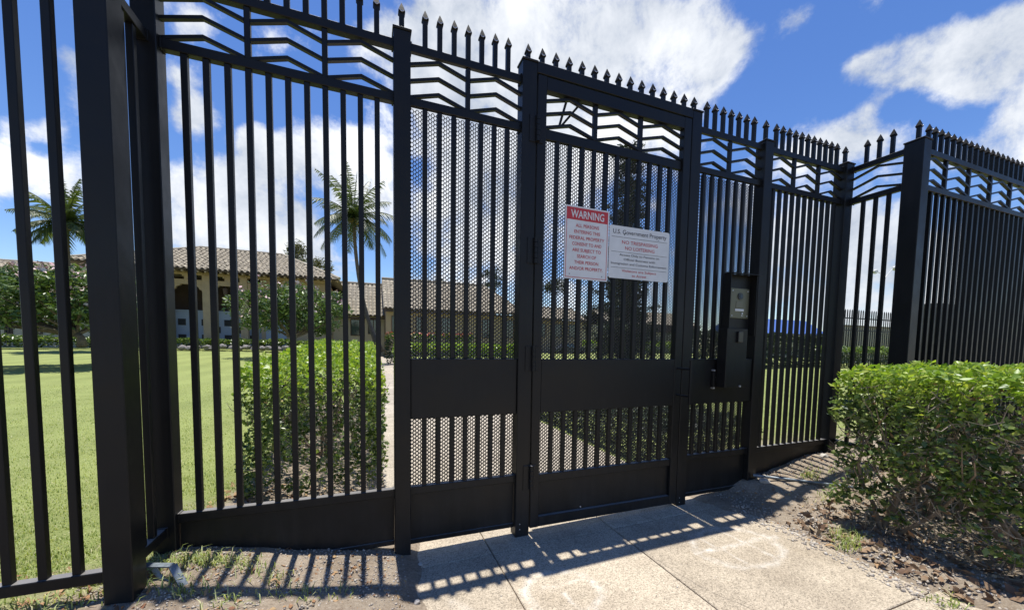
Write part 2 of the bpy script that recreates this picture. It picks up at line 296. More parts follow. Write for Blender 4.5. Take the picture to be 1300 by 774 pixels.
        for a_, c_, w_ in (((1.745,2.05),(1.80,1.62),.0035),((1.80,1.62),(1.93,1.35),.004),((1.93,1.35),(1.95,1.0),.0035),((.775,2.42),(.62,2.33),.003),((2.35,1.10),(2.48,.98),.004)):
            q = line(a_, c_, w_); ck = q if ck is None else math_node(t, 'MAXIMUM', ck, q)
        mc = N('ShaderNodeMixRGB', t); t.links.new(math_node(t, 'MULTIPLY', ck, .8), mc.inputs[0]); t.links.new(col, mc.inputs[1]); mc.inputs[2].default_value = (.10,.085,.07,1); col = mc.outputs[0]
        sn = N('ShaderNodeMapRange', t); sn.inputs['From Min'].default_value = .56; sn.inputs['From Max'].default_value = .72; t.links.new(nz(1.7, 8, .7), sn.inputs['Value'])
        ms_ = N('ShaderNodeMixRGB', t, blend_type='MULTIPLY'); t.links.new(math_node(t, 'MULTIPLY', sn.outputs[0], .55), ms_.inputs[0]); t.links.new(col, ms_.inputs[1]); ms_.inputs[2].default_value = (.62,.58,.52,1); col = ms_.outputs[0]
    t.links.new(col, b.inputs['Base Color'])
    bp = N('ShaderNodeBump', t); bp.inputs['Strength'].default_value = .35; bp.inputs['Distance'].default_value = .004
    t.links.new(sc.outputs['Y'], bp.inputs['Height']); t.links.new(bp.outputs[0], b.inputs['Normal'])
    return M
M_CONC = concrete_material('sidewalk_concrete', (.49,.425,.33))
M_PATH = concrete_material('path_concrete', (.47,.42,.345), False)
M_DRIVE = mat('driveway', (.30,.29,.30), .9, var=(.6,.88), bump=(40,.2,.01))

# ------------------------------------------------------------------ builders
def tag(o, label=None, cat=None, group=None, kind=None):
    if label: o['label'] = label
    if cat: o['category'] = cat
    if group: o['group'] = group
    if kind: o['kind'] = kind
    return o
def thing(name, label, cat, loc=(0,0,0), rz=0, group=None):
    o = bpy.data.objects.new(name, None); COL.objects.link(o); o.location = loc; o.rotation_euler = (0,0,rz); o.empty_display_size = .1
    return tag(o, label, cat, group)
class MB:
    def __init__(s): s.v = []; s.f = []; s.m = []; s.cm = 0
    def add(s, vs, fs):
        k = len(s.v); s.v += [tuple(v) for v in vs]; s.f += [tuple(i+k for i in f) for f in fs]; s.m += [s.cm]*len(fs)
    def box(s, x0, x1, y0, y1, z0, z1):
        s.add([(x0,y0,z0),(x1,y0,z0),(x1,y1,z0),(x0,y1,z0),(x0,y0,z1),(x1,y0,z1),(x1,y1,z1),(x0,y1,z1)],
              [(3,2,1,0),(4,5,6,7),(0,1,5,4),(1,2,6,5),(2,3,7,6),(3,0,4,7)])
    def bevel_box(s, x0, x1, y0, y1, z0, z1, b=.003):
        # box with chamfered vertical and horizontal edges (24 corner points)
        bm = bmesh.new(); bmesh.ops.create_cube(bm, size=1)
        for v in bm.verts: v.co = Vector(((x0+x1)/2+v.co.x*(x1-x0), (y0+y1)/2+v.co.y*(y1-y0), (z0+z1)/2+v.co.z*(z1-z0)))
        bmesh.ops.bevel(bm, geom=bm.edges[:], offset=b, segments=1, affect='EDGES', profile=.5)
        bm.verts.index_update(); s.add([v.co[:] for v in bm.verts], [[v.index for v in f.verts] for f in bm.faces]); bm.free()
    def tube(s, pts, r, n=8, cap=True):
        pts = [Vector(p) for p in pts]; rs = r if isinstance(r, (list, tuple)) else [r]*len(pts)
        rings = []; up = None
        for i, p in enumerate(pts):
            d = (pts[min(i+1, len(pts)-1)]-pts[max(i-1, 0)]).normalized()
            if up is None: up = d.orthogonal().normalized()
            up = (up-d*up.dot(d)).normalized(); w = d.cross(up)
            rings.append([p+(up*math.cos(2*PI*k/n)+w*math.sin(2*PI*k/n))*rs[i] for k in range(n)])
        vs = [v for rg in rings for v in rg]; fs = []
        for i in range(len(pts)-1):
            for k in range(n): a = i*n+k; b = i*n+(k+1) % n; fs.append((a, b, b+n, a+n))
        if cap: fs.append(tuple(range(n-1, -1, -1))); fs.append(tuple((len(pts)-1)*n+k for k in range(n)))
        s.add(vs, fs)
    def beam(s, a, b, w, d, up=(0,1,0)):
        """rectangular bar from a to b, w across, d along 'up'"""
        a = Vector(a); b = Vector(b); ax = (b-a).normalized(); u = Vector(up); u = (u-ax*u.dot(ax)).normalized(); q = ax.cross(u)
        vs = [p+u*(d/2*i)+q*(w/2*j) for p in (a, b) for i, j in ((-1,-1),(1,-1),(1,1),(-1,1))]
        s.add(vs, [(3,2,1,0),(4,5,6,7),(0,1,5,4),(1,2,6,5),(2,3,7,6),(3,0,4,7)])
    def mesh(s, name, mats, smooth=False, off=(0,0,0)):
        me = bpy.data.meshes.new(name); ox, oy, oz = off
        me.from_pydata([(x-ox, y-oy, z-oz) for x, y, z in s.v], [], s.f)
        for M_ in (mats if isinstance(mats, (list, tuple)) else [mats]): me.materials.append(M_)
        if isinstance(mats, (list, tuple)): me.polygons.foreach_set('material_index', s.m)
        if smooth: me.polygons.foreach_set('use_smooth', [True]*len(me.polygons))
        me.update(); return me
    def build(s, name, mats, parent=None, smooth=False, off=(0,0,0)):
        return place(name, s.mesh(name, mats, smooth, off), parent)
def place(name, me, parent=None, loc=(0,0,0), rz=0):
    o = bpy.data.objects.new(name, me); COL.objects.link(o)
    if parent: o.parent = parent
    o.location = loc; o.rotation_euler = (0,0,rz); return o
def np_mesh(name, V, F, mat_, parent=None, kind=None, mats_idx=None):
    """V (n,3) array, F (m,k) array of quads or tris -> one object, quickly"""
    me = bpy.data.meshes.new(name); n, k = F.shape
    me.vertices.add(len(V)); me.vertices.foreach_set('co', np.asarray(V, np.float32).ravel())
    me.loops.add(n*k); me.loops.foreach_set('vertex_index', F.astype(np.int32).ravel())
    me.polygons.add(n); me.polygons.foreach_set('loop_start', np.arange(0, n*k, k, dtype=np.int32))
    for M_ in (mat_ if isinstance(mat_, (list, tuple)) else [mat_]): me.materials.append(M_)
    if mats_idx is not None: me.polygons.foreach_set('material_index', mats_idx.astype(np.int32))
    me.update(calc_edges=True); me.validate()
    o = place(name, me, parent)
    if kind: o['kind'] = kind
    return o
def leaves(C, size, aspect=.5, up=.3, flat=0., jit=.35, nrm=None):
    """folded diamond leaves centred at C -> V, F (two triangles each)"""
    n = len(C); s = size*(1+jit*rng.uniform(-1, 1, n))[:, None]
    d = rng.normal(size=(n, 3)); d[:, 2] = d[:, 2]*.6+up
    if nrm is not None: d += nrm
    d /= np.linalg.norm(d, axis=1, keepdims=True)
    q = rng.normal(size=(n, 3)); q[:, 2] += flat
    w = np.cross(d, q); w /= np.linalg.norm(w, axis=1, keepdims=True)
    u = np.cross(d, w)
    V = np.stack([C-d*s*.5, C+w*s*aspect*.5+u*s*.08, C+d*s*.5, C-w*s*aspect*.5+u*s*.08], 1).reshape(-1, 3)
    b = np.arange(n)[:, None]*4
    F = np.concatenate([b+np.array([[0,1,2]]), b+np.array([[0,2,3]])], 1).reshape(-1, 3)
    return V, F
def sstep(a, b, x):
    t = np.clip((x-a)/(b-a), 0, 1)
    return t*t*(3-2*t)
def tilt(x): return -.030+.0170*(np.clip(x, .2, 3.2)-.2)
def gh(x, y):
    """ground height"""
    x = np.asarray(x, float); y = np.asarray(y, float)
    left = np.clip((.32-x)/1.27, 0, 1)*.245*(x < .32) + (1-sstep(-8, .1, x))*sstep(4, 40, y)*.62
    right = sstep(2.95, 4.5, x)*.20*sstep(1.2, 2.5, y)*(1-.35*sstep(3.2, 6, y)) + sstep(3.05, 3.4, x)*.05
    right = right + .25*sstep(8, 24, x)*(1-sstep(16, 24, y))
    xe = 3.06-.34*sstep(1.95, 2.45, y)+.035*np.sin(y*11)+.02*np.sin(y*29+1)
    right = right+.034*sstep(xe-.06, xe+.16, x)*(y < 2.9)
    xl_ = .25+.05*sstep(2.2, 2.5, y)+.02*np.sin(y*17)
    left = np.where(y < 2.9, left*(x < .17)+(.03+left*.5)*sstep(xl_+.06, xl_-.05, x)*(x >= .17)+.03*(x < .17), left*(x < .1))
    bump = .006*np.sin(x*7.3+y*3.1)+.006*np.sin(x*3.7-y*8.9+1.3)
    edge = np.minimum(sstep(.17, .02, x)+sstep(3.0, 3.15, x), 1)
    inside_path = np.where(y > 2.75, np.minimum(sstep(.12, .04, x)+sstep(2.9, 3.05, x), 1), edge)
    return np.where(inside_path > 0, (left+right)+bump*inside_path, left+right)-.012+tilt(x)
def g1(x, y): return float(gh(x, y))

def rough(x, y): return .022*noise.fractal(Vector((x*4, y*4, 0)), 1.0, 2.0, 4)
# ------------------------------------------------------------------ the setting: ground, sidewalk, path, driveway
xs = np.concatenate([-np.geomspace(400, 5, 26), np.arange(-4.8, -1.6, .2), np.arange(-1.5, 5.6, .05), np.arange(5.7, 12, .3), np.geomspace(12.5, 400, 24)])
ys = np.concatenate([-np.geomspace(60, 1.2, 10), np.arange(-1, .6, .2), np.arange(.7, 4.6, .05), np.arange(4.7, 12, .3), np.geomspace(12.5, 600, 30)])
GX, GY = np.meshgrid(xs, ys); GZ = gh(GX, GY)
for i in range(GX.shape[0]):
    for j in range(GX.shape[1]):
        if -1.8 < GX[i,j] < 6 and .3 < GY[i,j] < 5 and not (0.0 < GX[i,j] < 3.1):
            GZ[i,j] += .022*noise.fractal(Vector((GX[i,j]*4, GY[i,j]*4, 0)), 1.0, 2.0, 4)
ny, nx = GX.shape
idx = np.arange(ny*nx).reshape(ny, nx)
Fq = np.stack([idx[:-1,:-1], idx[:-1,1:], idx[1:,1:], idx[1:,:-1]], -1).reshape(-1, 4)
o = np_mesh('ground', np.stack([GX, GY, GZ], -1).reshape(-1, 3), Fq, M_GROUND, None, 'structure'); o['label'] = 'bare soil and mown lawn around the fence'
me = o.data; me.polygons.foreach_set('use_smooth', [True]*len(me.polygons))

def slab(x0, x1, y0, y1, z1, parent, M_, wob=0):
    mb = MB(); mb.bevel_box(x0, x1, y0, y1, -.10, z1, .004); mb.v = [(x, y, z+float(tilt(x))) for x, y, z in mb.v]; return mb.build('slab', M_, parent)
walk = thing('sidewalk', 'pale exposed-aggregate concrete sidewalk in front of the gate', 'sidewalk'); del walk['category']; walk['kind'] = 'structure'
g_ = .0035
for (x0, x1) in ((.17,.775),(.775,1.74),(1.74,3.0)):
    for (y0, y1) in ((2.36,2.95),(1.10,2.36),(-.4,1.10),(-2,-.4)):
        slab(x0+g_, x1-g_, y0+g_, y1-g_, .0+.0015*((int(x0*7)+int(y0*3)) % 2), walk, M_CONC)
for (y0, y1) in ((.2,1.095),(-1.2,.2)): slab(3.0+g_, 4.1, y0+g_, y1-g_, .001, walk, M_CONC)
path = thing('path', 'pale concrete path running in behind the gate', 'path'); del path['category']; path['kind'] = 'structure'
yy = 2.95
while yy < 40:
    ln = 1.5 if yy < 12 else 4.0
    slab(.135, 2.86, yy+g_, yy+ln-g_, .0, path, M_PATH); yy += ln
dv = MB(); dv.box(3.6, 60, 9.5, 46, -.1, .012)
# the driveway is a sheet just above the ground with its own thickness
tag(dv.build('driveway', M_DRIVE), 'wide grey driveway beyond the low planting', kind='structure')

# ------------------------------------------------------------------ fence builders (local frame: x along the panel, y away from the viewer, z up)
ZT0, ZT1 = 3.19, 3.24          # top rail
ZL0, ZL1 = 2.87, 2.92          # second rail
ZM0, ZM1 = .895, 1.29          # solid band
ZB0, ZB1 = .388, .438          # bottom rail
TIP = 3.47
PW = .030                      # picket width
_cache = {}
def picket_mesh(w, d, h):
    k = ('p', round(w,4), round(d,4), round(h,4))
    if k not in _cache: mb = MB(); mb.bevel_box(-w/2, w/2, -d/2, d/2, 0, h, .0025); _cache[k] = mb.mesh('picket', M_PAINT)
    return _cache[k]
def spear_mesh(h):
    k = ('s', round(h,4))
    if k in _cache: return _cache[k]
    mb = MB(); w = PW/2; b = h-.062
    mb.bevel_box(-w, w, -w, w, 0, b, .0025)
    # pressed spear head: flared collar then a four-sided point
    rings = [(b-.010, w*1.0), (b-.002, w*1.36), (b+.006, w*1.34), (b+.032, w*.78), (h, .001)]
    vs = []; fs = []
    for z, r in rings: vs += [(-r,-r,z),(r,-r,z),(r,r,z),(-r,r,z)]
    for i in range(len(rings)-1):
        for j in range(4): a = i*4+j; c = i*4+(j+1) % 4; fs.append((a, c, c+4, a+4))
    fs.append((16,17,18,19)); fs.append((3,2,1,0)); mb.cm = 2; mb.add(vs, fs)
    mb.cm = 1                  # highlight under the point, shaped as a light steel crescent
    for rz in (0,):
        pts = []
        for t in range(7):
            an = PI+PI*(t/6); pts.append((w*.92*math.cos(an), -w*1.43, b+.012+w*.85*math.sin(an)))
        c_, s_ = math.cos(rz), math.sin(rz)
        mb.tube([(x*c_-y*s_, x*s_+y*c_, z) for x, y, z in pts], [.0008,.0018,.0026,.0030,.0026,.0018,.0008], 5)
    _cache[k] = mb.mesh('spear', [M_PAINT, M_STEEL, M_TIP]); return _cache[k]
def chevron_mesh(width):
    k = ('c', round(width,3))
    if k in _cache: return _cache[k]
    mb = MB(); h = .054; t = .009; d = .012
    prof = [(0,0),(width/2,h),(width,0)]
    vs = []
    for x, z in prof:
        for yy_ in (-d, d): vs += [(x, yy_, z-t), (x, yy_, z+t)]
    fs = []
    for i in range(2):
        a = i*4; b = a+4
        fs += [(a, b, b+1, a+1), (a+3, b+3, b+2, a+2), (a+1, b+1, b+3, a+3), (a+2, b+2, b, a)]
    fs += [(0,1,3,2), (8,10,11,9)]
    mb.add(vs, fs); _cache[k] = mb.mesh('chevron', M_PAINT); return _cache[k]
def expanded_mesh(x0, x1, z0, z1, y, parent, cw=.0330, ch=.0262):
    """expanded-metal sheet: every strand a small tilted bar, cut at the panel edges"""
    nx_ = max(1, round((x1-x0)/cw)); nz_ = max(1, round((z1-z0)/ch)); cw = (x1-x0)/nx_; ch = (z1-z0)/nz_
    A = []; B = []
    i, j = np.meshgrid(np.arange(nx_), np.arange(nz_)); i = i.ravel(); j = j.ravel()
    cx = x0+(i+.5)*cw; cz = z0+(j+.5)*ch
    a = []; b = []; yv = np.full_like(cx, y)
    for sx in (1, -1):
        for sz in (1, -1): a.append(np.stack([cx+sx*cw*.14, yv, cz+sz*ch*.5], 1)); b.append(np.stack([cx+sx*cw*.36, yv, cz], 1))
    a.append(np.stack([cx-cw*.15, yv, cz+ch*.5], 1)); b.append(np.stack([cx+cw*.15, yv, cz+ch*.5], 1))
    a.append(np.stack([cx+cw*.35, yv, cz], 1)); b.append(np.stack([cx+cw*.65, yv, cz], 1))
    a = np.concatenate(a); b = np.concatenate(b)
    d = b-a; d /= np.linalg.norm(d, axis=1, keepdims=True)
    q = np.stack([-d[:,2], np.zeros(len(d)), d[:,0]], 1)*.0025      # across, in the sheet
    t = np.zeros_like(q); t[:,1] = .0024; t[:,2] = .0016                 # depth, tilted like pressed strands
    V = np.stack([a-q-t, a+q-t, a+q+t, a-q+t, b-q-t, b+q-t, b+q+t, b-q+t], 1).reshape(-1, 3)
    k = np.arange(len(a))[:, None]*8
    F = np.concatenate([k+np.array([f]) for f in ((0,1,5,4),(1,2,6,5),(2,3,7,6),(3,0,4,7))], 1).reshape(-1, 4)
    return np_mesh('mesh_screen', V, F, M_MESH, parent, 'stuff')
def panel(label, loc, L, nb, rz=0, zbase=.07, screen=False, band=False, rail_y=.03, gap_end=0, spears=True, group='steel fence panels', plate=True, name='picket_fence', low=False):
    """L long, nb pitches; rails, pickets, bay dividers, chevrons, spears, kick plate; optional mesh screen and solid band"""
    r = thing(name, label, 'fence', loc, rz, group); p = L/nb; y0, y1 = rail_y, rail_y+.045; yc = (y0+y1)/2
    for z0, z1, nm in ((ZT0, ZT1, 'top_rail'), (ZL0, ZL1, 'middle_rail'), (ZB0, ZB1, 'bottom_rail')):
        if nm == 'bottom_rail' and low: z0, z1 = low
        mb = MB(); mb.bevel_box(0, L, y0, y0+.028 if (screen and nm != 'bottom_rail') else y1, z0, z1, .003)
        mb.bevel_box(.0005, .009, y0-.006, y1+.004, z0-.004, z1+.004, .001); mb.bevel_box(L-.009, L-.0005, y0-.006, y1+.004, z0-.004, z1+.004, .001)
        mb.build(nm, M_PAINT, r)
    zb = low[1] if low else ZB1
    for k in range(1, nb):
        if band:
            place('picket', picket_mesh(PW, PW, ZL0-ZM1), r, (k*p, yc, ZM1)); place('picket', picket_mesh(PW, PW, ZM0-zb), r, (k*p, yc, zb))
        else: place('picket', picket_mesh(PW, PW, ZL0-zb), r, (k*p, yc, zb))
        if spears: place('spear', spear_mesh(TIP-ZT1), r, (k*p, yc, ZT1))
        if k % 4 == 0: place('divider', picket_mesh(PW, PW, ZT0-ZL1), r, (k*p, yc, ZL1))
    for bay in range(nb//4):
        a = bay*4*p+(PW/2 if bay else 0); b = (bay+1)*4*p-(PW/2 if bay < nb//4-1 else 0)
        for z in (2.925, 3.022, 3.120): place('chevron', chevron_mesh(b-a), r, (a, yc-.0035, z))
    if band: mb = MB(); mb.bevel_box(.002, L-.002, y0-.012, y1-.002, ZM0, ZM1, .003); mb.build('solid_band', M_PAINT, r)
    if plate: mb = MB(); mb.bevel_box(.002, L-.002, y0+.02, y0+.032, zbase, ZB0, .002); mb.bevel_box(.002, L-.002, y0+.008, y0+.045, zbase-.03, zbase, .002); mb.build('kick_plate', M_PAINT, r)
    if screen:
        expanded_mesh(-.03, L+.03, ZB1-.05, ZL0+.032, .125, r)
    return r
def post(name, label, x0, x1, y0, y1, z0, z1, group='steel fence posts', cap=True, foot=False, spear=True, plug=False):
    r = thing(name, label, 'post', ((x0+x1)/2, (y0+y1)/2, z0), 0, group); ox, oy = (x0+x1)/2, (y0+y1)/2
    mb = MB(); mb.bevel_box(x0, x1, y0, y1, z0-.15, z1, .004); mb.build('shaft', M_PAINT, r, off=(ox, oy, z0))
    if cap: mb = MB(); mb.bevel_box(x0-.006, x1+.006, y0-.006, y1+.006, z1, z1+.014, .003); mb.build('cap', M_PAINT, r, off=(ox, oy, z0))
    if spear: place('spear', spear_mesh(TIP-z1-.014), r, (0, 0.0, z1+.014-z0))
    if plug:
        mb = MB()
        for dz in (.05, .09): mb.tube([(ox-.02, y0+.001, z0+dz), (ox-.02, y0-.003, z0+dz)], .004, 8)
        mb.build('bolt', M_STEEL, r, off=(ox, oy, z0))
    return r
Y0 = 2.5
post('corner_post', 'dark corner post where the left fence steps back, grass at its foot', -1.085, -.985, 2.5, 2.6, g1(-1.03,2.5)-.02, 3.29, spear=True)
post('fence_post', 'slender post between the open left panel and the first meshed panel', .152, .252, 2.5, 2.6, .0, 3.28)
gp1 = post('gate_post', 'gate post carrying the four hinges', .993, 1.100, 2.5, 2.6, -.01, 3.325, plug=True, group='gate posts')
gp2 = post('gate_post', 'gate post on the latch side, right of the signs', 2.497, 2.600, 2.5, 2.6, -.01, 3.325, plug=True, group='gate posts')
post('fence_post', 'post just right of the intercom hood', 3.356, 3.462, 2.5, 2.6, .02, 3.26)
post('corner_post', 'far corner post where the right fence turns toward the street', 4.53, 4.65, 2.5, 2.62, .2, 3.27)
post('corner_post', 'nearest thick post at the left edge running out of the top of the photo', -1.087, -.985, 2.10, 2.215, .18, 3.30)
post('corner_post', 'tall capped post standing behind the right hedge', 4.60, 4.72, 1.96, 2.10, .05, 3.27)
post('fence_post', 'last post of the left fence at the edge of the photo', -2.483, -2.383, 2.10, 2.2, .15, 3.28)
post('fence_post', 'last post of the right fence beyond the hedge', 7.32, 7.42, 1.97, 2.07, .1, 3.27)

panel('open panel of tall pickets left of the meshed panels', (-.985, 2.5, 0), 1.137, 12, zbase=.09)
panel('narrow meshed panel with a solid band left of the gate', (.252, 2.5, 0), .741, 8, screen=True, band=True, zbase=.075)
cdp = panel('meshed panel with a solid band behind the intercom', (2.600, 2.5, 0), .756, 8, screen=True, band=True, zbase=.09)
panel('open panel right of the intercom above the dirt mound', (3.462, 2.5, 0), 1.068, 12, zbase=.17)
panel('short return panel beside the nearest left post', (-1.02, 2.215, 0), .285, 3, rz=PI/2, rail_y=.0, plate=False, low=(.33,.38))
panel('short return panel of three pickets left of the tall capped post', (4.66, 2.10, 0), .40, 4, rz=PI/2, rail_y=.0, plate=False)
panel('fence panel cut off by the left edge of the photo', (-2.383, 2.11, 0), 1.296, 12, plate=False, low=(.315,.365))
panel('long right-hand panel of close pickets above the hedge', (4.72, 1.99, 0), 2.6, 24, zbase=.1, rail_y=.02)

# header over the gate with its spears
hd = thing('gate_header', 'black beam with a row of spears over the gate leaf', 'gate header', (1.10, 2.5, 3.245))
mb = MB(); mb.bevel_box(.0, 1.397, .0, .1, .018, .093, .003); mb.build('beam', M_PAINT, hd)
for k in range(13): place('spear', spear_mesh(TIP-3.339), hd, (.055+k*.1072, .05, .094))

# gate leaf
gl = thing('gate_leaf', 'closed black steel gate leaf carrying two signs', 'gate', (1.108, 2.5, .03))
GX0, GX1 = 1.108, 2.489
def gpart(nm, fn, M_=M_PAINT): mb = MB(); fn(mb); return mb.build(nm, M_, gl, off=(1.108, 2.5, .03))
gpart('stile', lambda m_: m_.bevel_box(1.108, 1.176, 2.5, 2.555, .035, 3.255, .003))
gpart('stile', lambda m_: m_.bevel_box(2.415, 2.489, 2.5, 2.555, .035, 3.255, .003))
gpart('top_rail', lambda m_: m_.bevel_box(1.176, 2.415, 2.501, 2.553, 3.165, 3.253, .003))
gpart('middle_rail', lambda m_: m_.bevel_box(1.176, 2.415, 2.52, 2.55, 2.845, 2.915, .003))
gpart('solid_band', lambda m_: m_.bevel_box(1.176, 2.415, 2.503, 2.545, .897, 1.288, .003))
gpart('lower_rail', lambda m_: m_.bevel_box(1.176, 2.415, 2.51, 2.55, .372, .43, .003))
gpart('bottom_rail', lambda m_: m_.bevel_box(1.176, 2.415, 2.501, 2.553, .037, .112, .003))
gpart('kick_plate', lambda m_: m_.bevel_box(1.176, 2.415, 2.53, 2.54, .112, .372, .002))
gw = (2.415-1.176)/12
for k in range(1, 12):
    x = 1.176+gw*k-1.108
    place('picket', picket_mesh(PW, PW, 2.845-1.288), gl, (x, .035, 1.288-.03)); place('picket', picket_mesh(PW, PW, .897-.43), gl, (x, .035, .40))
    if k % 4 == 0: place('divider', picket_mesh(PW*1.1, PW, 3.165-2.915), gl, (x, .035, 2.915-.03))
for bay in range(3):
    a = 1.176+bay*4*gw+(PW/2 if bay else 0)-1.108; wd = 4*gw-PW*(1 if bay == 1 else .5)
    for z in (2.925, 3.015, 3.105): place('chevron', chevron_mesh(wd), gl, (a, .031, z-.03))
for s_, e_ in (((721,122),(709.5,162)),((735,134),(711,162))):
    a = P(*s_, 2.565); b = P(*e_, 2.565); gpart('brace', lambda m_: m_.beam(a, b, .016, .010))
expanded_mesh(1.15-1.108, 2.487-1.108, .38-.03, 2.905-.03, .125, gl)
mb = MB(); mb.tube([(1.55, 2.529, .128), (1.55, 2.522, .128)], .006, 8); mb.build('screw', M_STEEL, gl, off=(1.108, 2.5, .03))
# hinges: leaf plates, barrel, screws
for zc_ in (2.886, 2.055, 1.292, .423):
    h = thing('hinge', None, None, (1.104, 2.5, zc_-.0)); h.parent = gl; h.location = (-.004, 0, zc_-.03); h.name = 'hinge'
    mb = MB(); mb.bevel_box(-.058, -.003, -.006, -.0005, -.09, .09, .001); mb.bevel_box(.003, .045, -.006, -.0005, -.09, .09, .001)
    o = mb.build('plate', M_PAINT, h)
    mb = MB()
    for q in range(5): z0 = -.09+q*.036; mb.tube([(0, -.018, z0+.0015), (0, -.018, z0+.0345)], .0145, 10)
    mb.build('barrel', M_PAINT, h, smooth=False)
    mb = MB()
    for sx in (-.045, -.018, .03):
        for sz in (-.07, 0, .07): mb.tube([(sx, -.006, sz), (sx, -.0075, sz)], .0028, 6)
    mb.build('screw', M_MESH, h)
# pull handle standing off the leaf beside the latch post
ha = thing('pull_handle', None, None); ha.parent = gl; ha.location = (0,0,0)
mb = MB(); mb.bevel_box(2.462-1.108, 2.482-1.108, -.125, -.108, .915-.03, 1.29-.03, .003); mb.build('grip', M_PAINT, ha)
for z in (1.21, .985): mb = MB(); mb.tube([(2.472-1.108, -.108, z-.03), (2.45-1.108, .0, z-.03)], .009, 8); mb.build('standoff', M_PAINT, ha)

# lock bits on the band of the intercom panel
mb = MB(); mb.bevel_box(2.845-2.6, 2.87-2.6, -.012, .016, 1.04, 1.185, .002); mb.bevel_box(2.87-2.6, 2.90-2.6, -.006, .012, 1.10, 1.13, .002); mb.build('strike_bracket', M_PAINT, cdp)
for x, z in ((2.856,1.19),(2.857,1.035)):
    mb = MB(); mb.tube([(x-2.6, .017, z), (x-2.6, -.012, z)], .0085, 6); mb.build('bolt', M_STEEL, cdp)

# intercom hood, column and call unit
ic = thing('intercom_stand', 'black sheet-metal hood on a flat column mounted right of the gate', 'intercom housing', (3.05, 2.45, 1.0))
def ipart(nm, fn, M_=M_PAINT, par=None): mb = MB(); fn(mb); return mb.build(nm, M_, par or ic, off=(3.05, 2.45, 1.0))
ipart('column', lambda m_: m_.bevel_box(2.885, 3.13, 2.405, 2.499, 1.045, 1.56, .003))
ipart('back_plate', lambda m_: m_.bevel_box(2.899, 3.205, 2.46, 2.472, 1.56, 2.036, .002))
ipart('side_plate', lambda m_: m_.bevel_box(2.893, 2.899, 2.40, 2.472, 1.56, 2.036, .001))
ipart('side_plate', lambda m_: m_.bevel_box(3.205, 3.211, 2.40, 2.472, 1.50, 2.036, .001))
ipart('hood_roof', lambda m_: m_.add([(2.885,2.36,2.022),(3.222,2.36,2.022),(3.222,2.48,2.044),(2.885,2.48,2.044),(2.885,2.36,2.027),(3.222,2.36,2.027),(3.222,2.48,2.050),(2.885,2.48,2.050)], [(3,2,1,0),(4,5,6,7),(0,1,5,4),(1,2,6,5),(2,3,7,6),(3,0,4,7)]))
ipart('keypad', lambda m_: m_.bevel_box(3.0, 3.055, 2.385, 2.405, 1.44, 1.535, .004), M_DARK)
mb = MB(); mb.tube([(3.06, 2.405, 1.055), (3.06, 2.394, 1.055)], .0085, 6); mb.build('bolt', M_STEEL, ic, off=(3.05, 2.45, 1.0))
iu = thing('intercom', 'bronze call panel with a camera lens under the hood', 'intercom', (3.065, 2.46, 1.65))
def upart(nm, fn, M_): mb = MB(); fn(mb); return mb.build(nm, M_, iu, off=(3.065, 2.46, 1.65))
upart('face_plate', lambda m_: m_.bevel_box(2.955, 3.178, 2.447, 2.4595, 1.652, 1.915, .003), M_BRASS)
upart('lens_ring', lambda m_: m_.tube([(3.067, 2.447, 1.845), (3.067, 2.440, 1.845)], .030, 18), M_DARK)
upart('lens', lambda m_: m_.tube([(3.067, 2.440, 1.845), (3.067, 2.437, 1.845)], .014, 14), mat('lens_glass', (.01,.012,.02), .05))
upart('speaker_grille', lambda m_: m_.bevel_box(3.02, 3.10, 2.444, 2.447, 1.745, 1.80, .001), mat('grille', (.16,.155,.11), .5, .5))
upart('name_strip', lambda m_: m_.bevel_box(3.01, 3.115, 2.443, 2.447, 1.715, 1.735, .001), M_WHITE)
upart('call_button', lambda m_: m_.tube([(3.095, 2.447, 1.695), (3.095, 2.440, 1.695)], .007, 12), M_STEEL)
upart('key_icon', lambda m_: (m_.tube([(3.093, 2.4465, 1.678), (3.093, 2.4445, 1.678)], .005, 10), m_.box(3.098, 3.112, 2.4445, 2.4468, 1.676, 1.680)), M_WHITE)
for x in (2.975, 3.158):
    for z in (1.675, 1.892): upart('screw', lambda m_: m_.tube([(x, 2.447, z), (x, 2.4445, z)], .0052, 8), M_STEEL)

# ------------------------------------------------------------------ signs
def lettering(txt, parent, cx, z, w, h, y, M_, bold=.0):
    """one line of lettering as flat raised glyphs, fitted to w x h, centred at cx"""
    c = bpy.data.curves.new('lettering', 'FONT'); c.body = txt; c.size = 1; c.align_x = 'CENTER'; c.offset = bold; c.resolution_u = 3
    o = bpy.data.objects.new('lettering', c); COL.objects.link(o)
    dg = bpy.context.evaluated_depsgraph_get(); me = bpy.data.meshes.new_from_object(o.evaluated_get(dg)); COL.objects.unlink(o); bpy.data.objects.remove(o)
    co = np.zeros(len(me.vertices)*3, np.float32); me.vertices.foreach_get('co', co); co = co.reshape(-1, 3)
    x0, x1 = co[:,0].min(), co[:,0].max(); cap = .729
    n = np.zeros_like(co); n[:,0] = (co[:,0]-(x0+x1)/2)*(w/(x1-x0))+cx; n[:,2] = co[:,1]*(h/cap)+z; n[:,1] = y
    me.vertices.foreach_set('co', n.ravel()); me.materials.clear(); me.materials.append(M_); me.update()
    return place('lettering', me, parent)
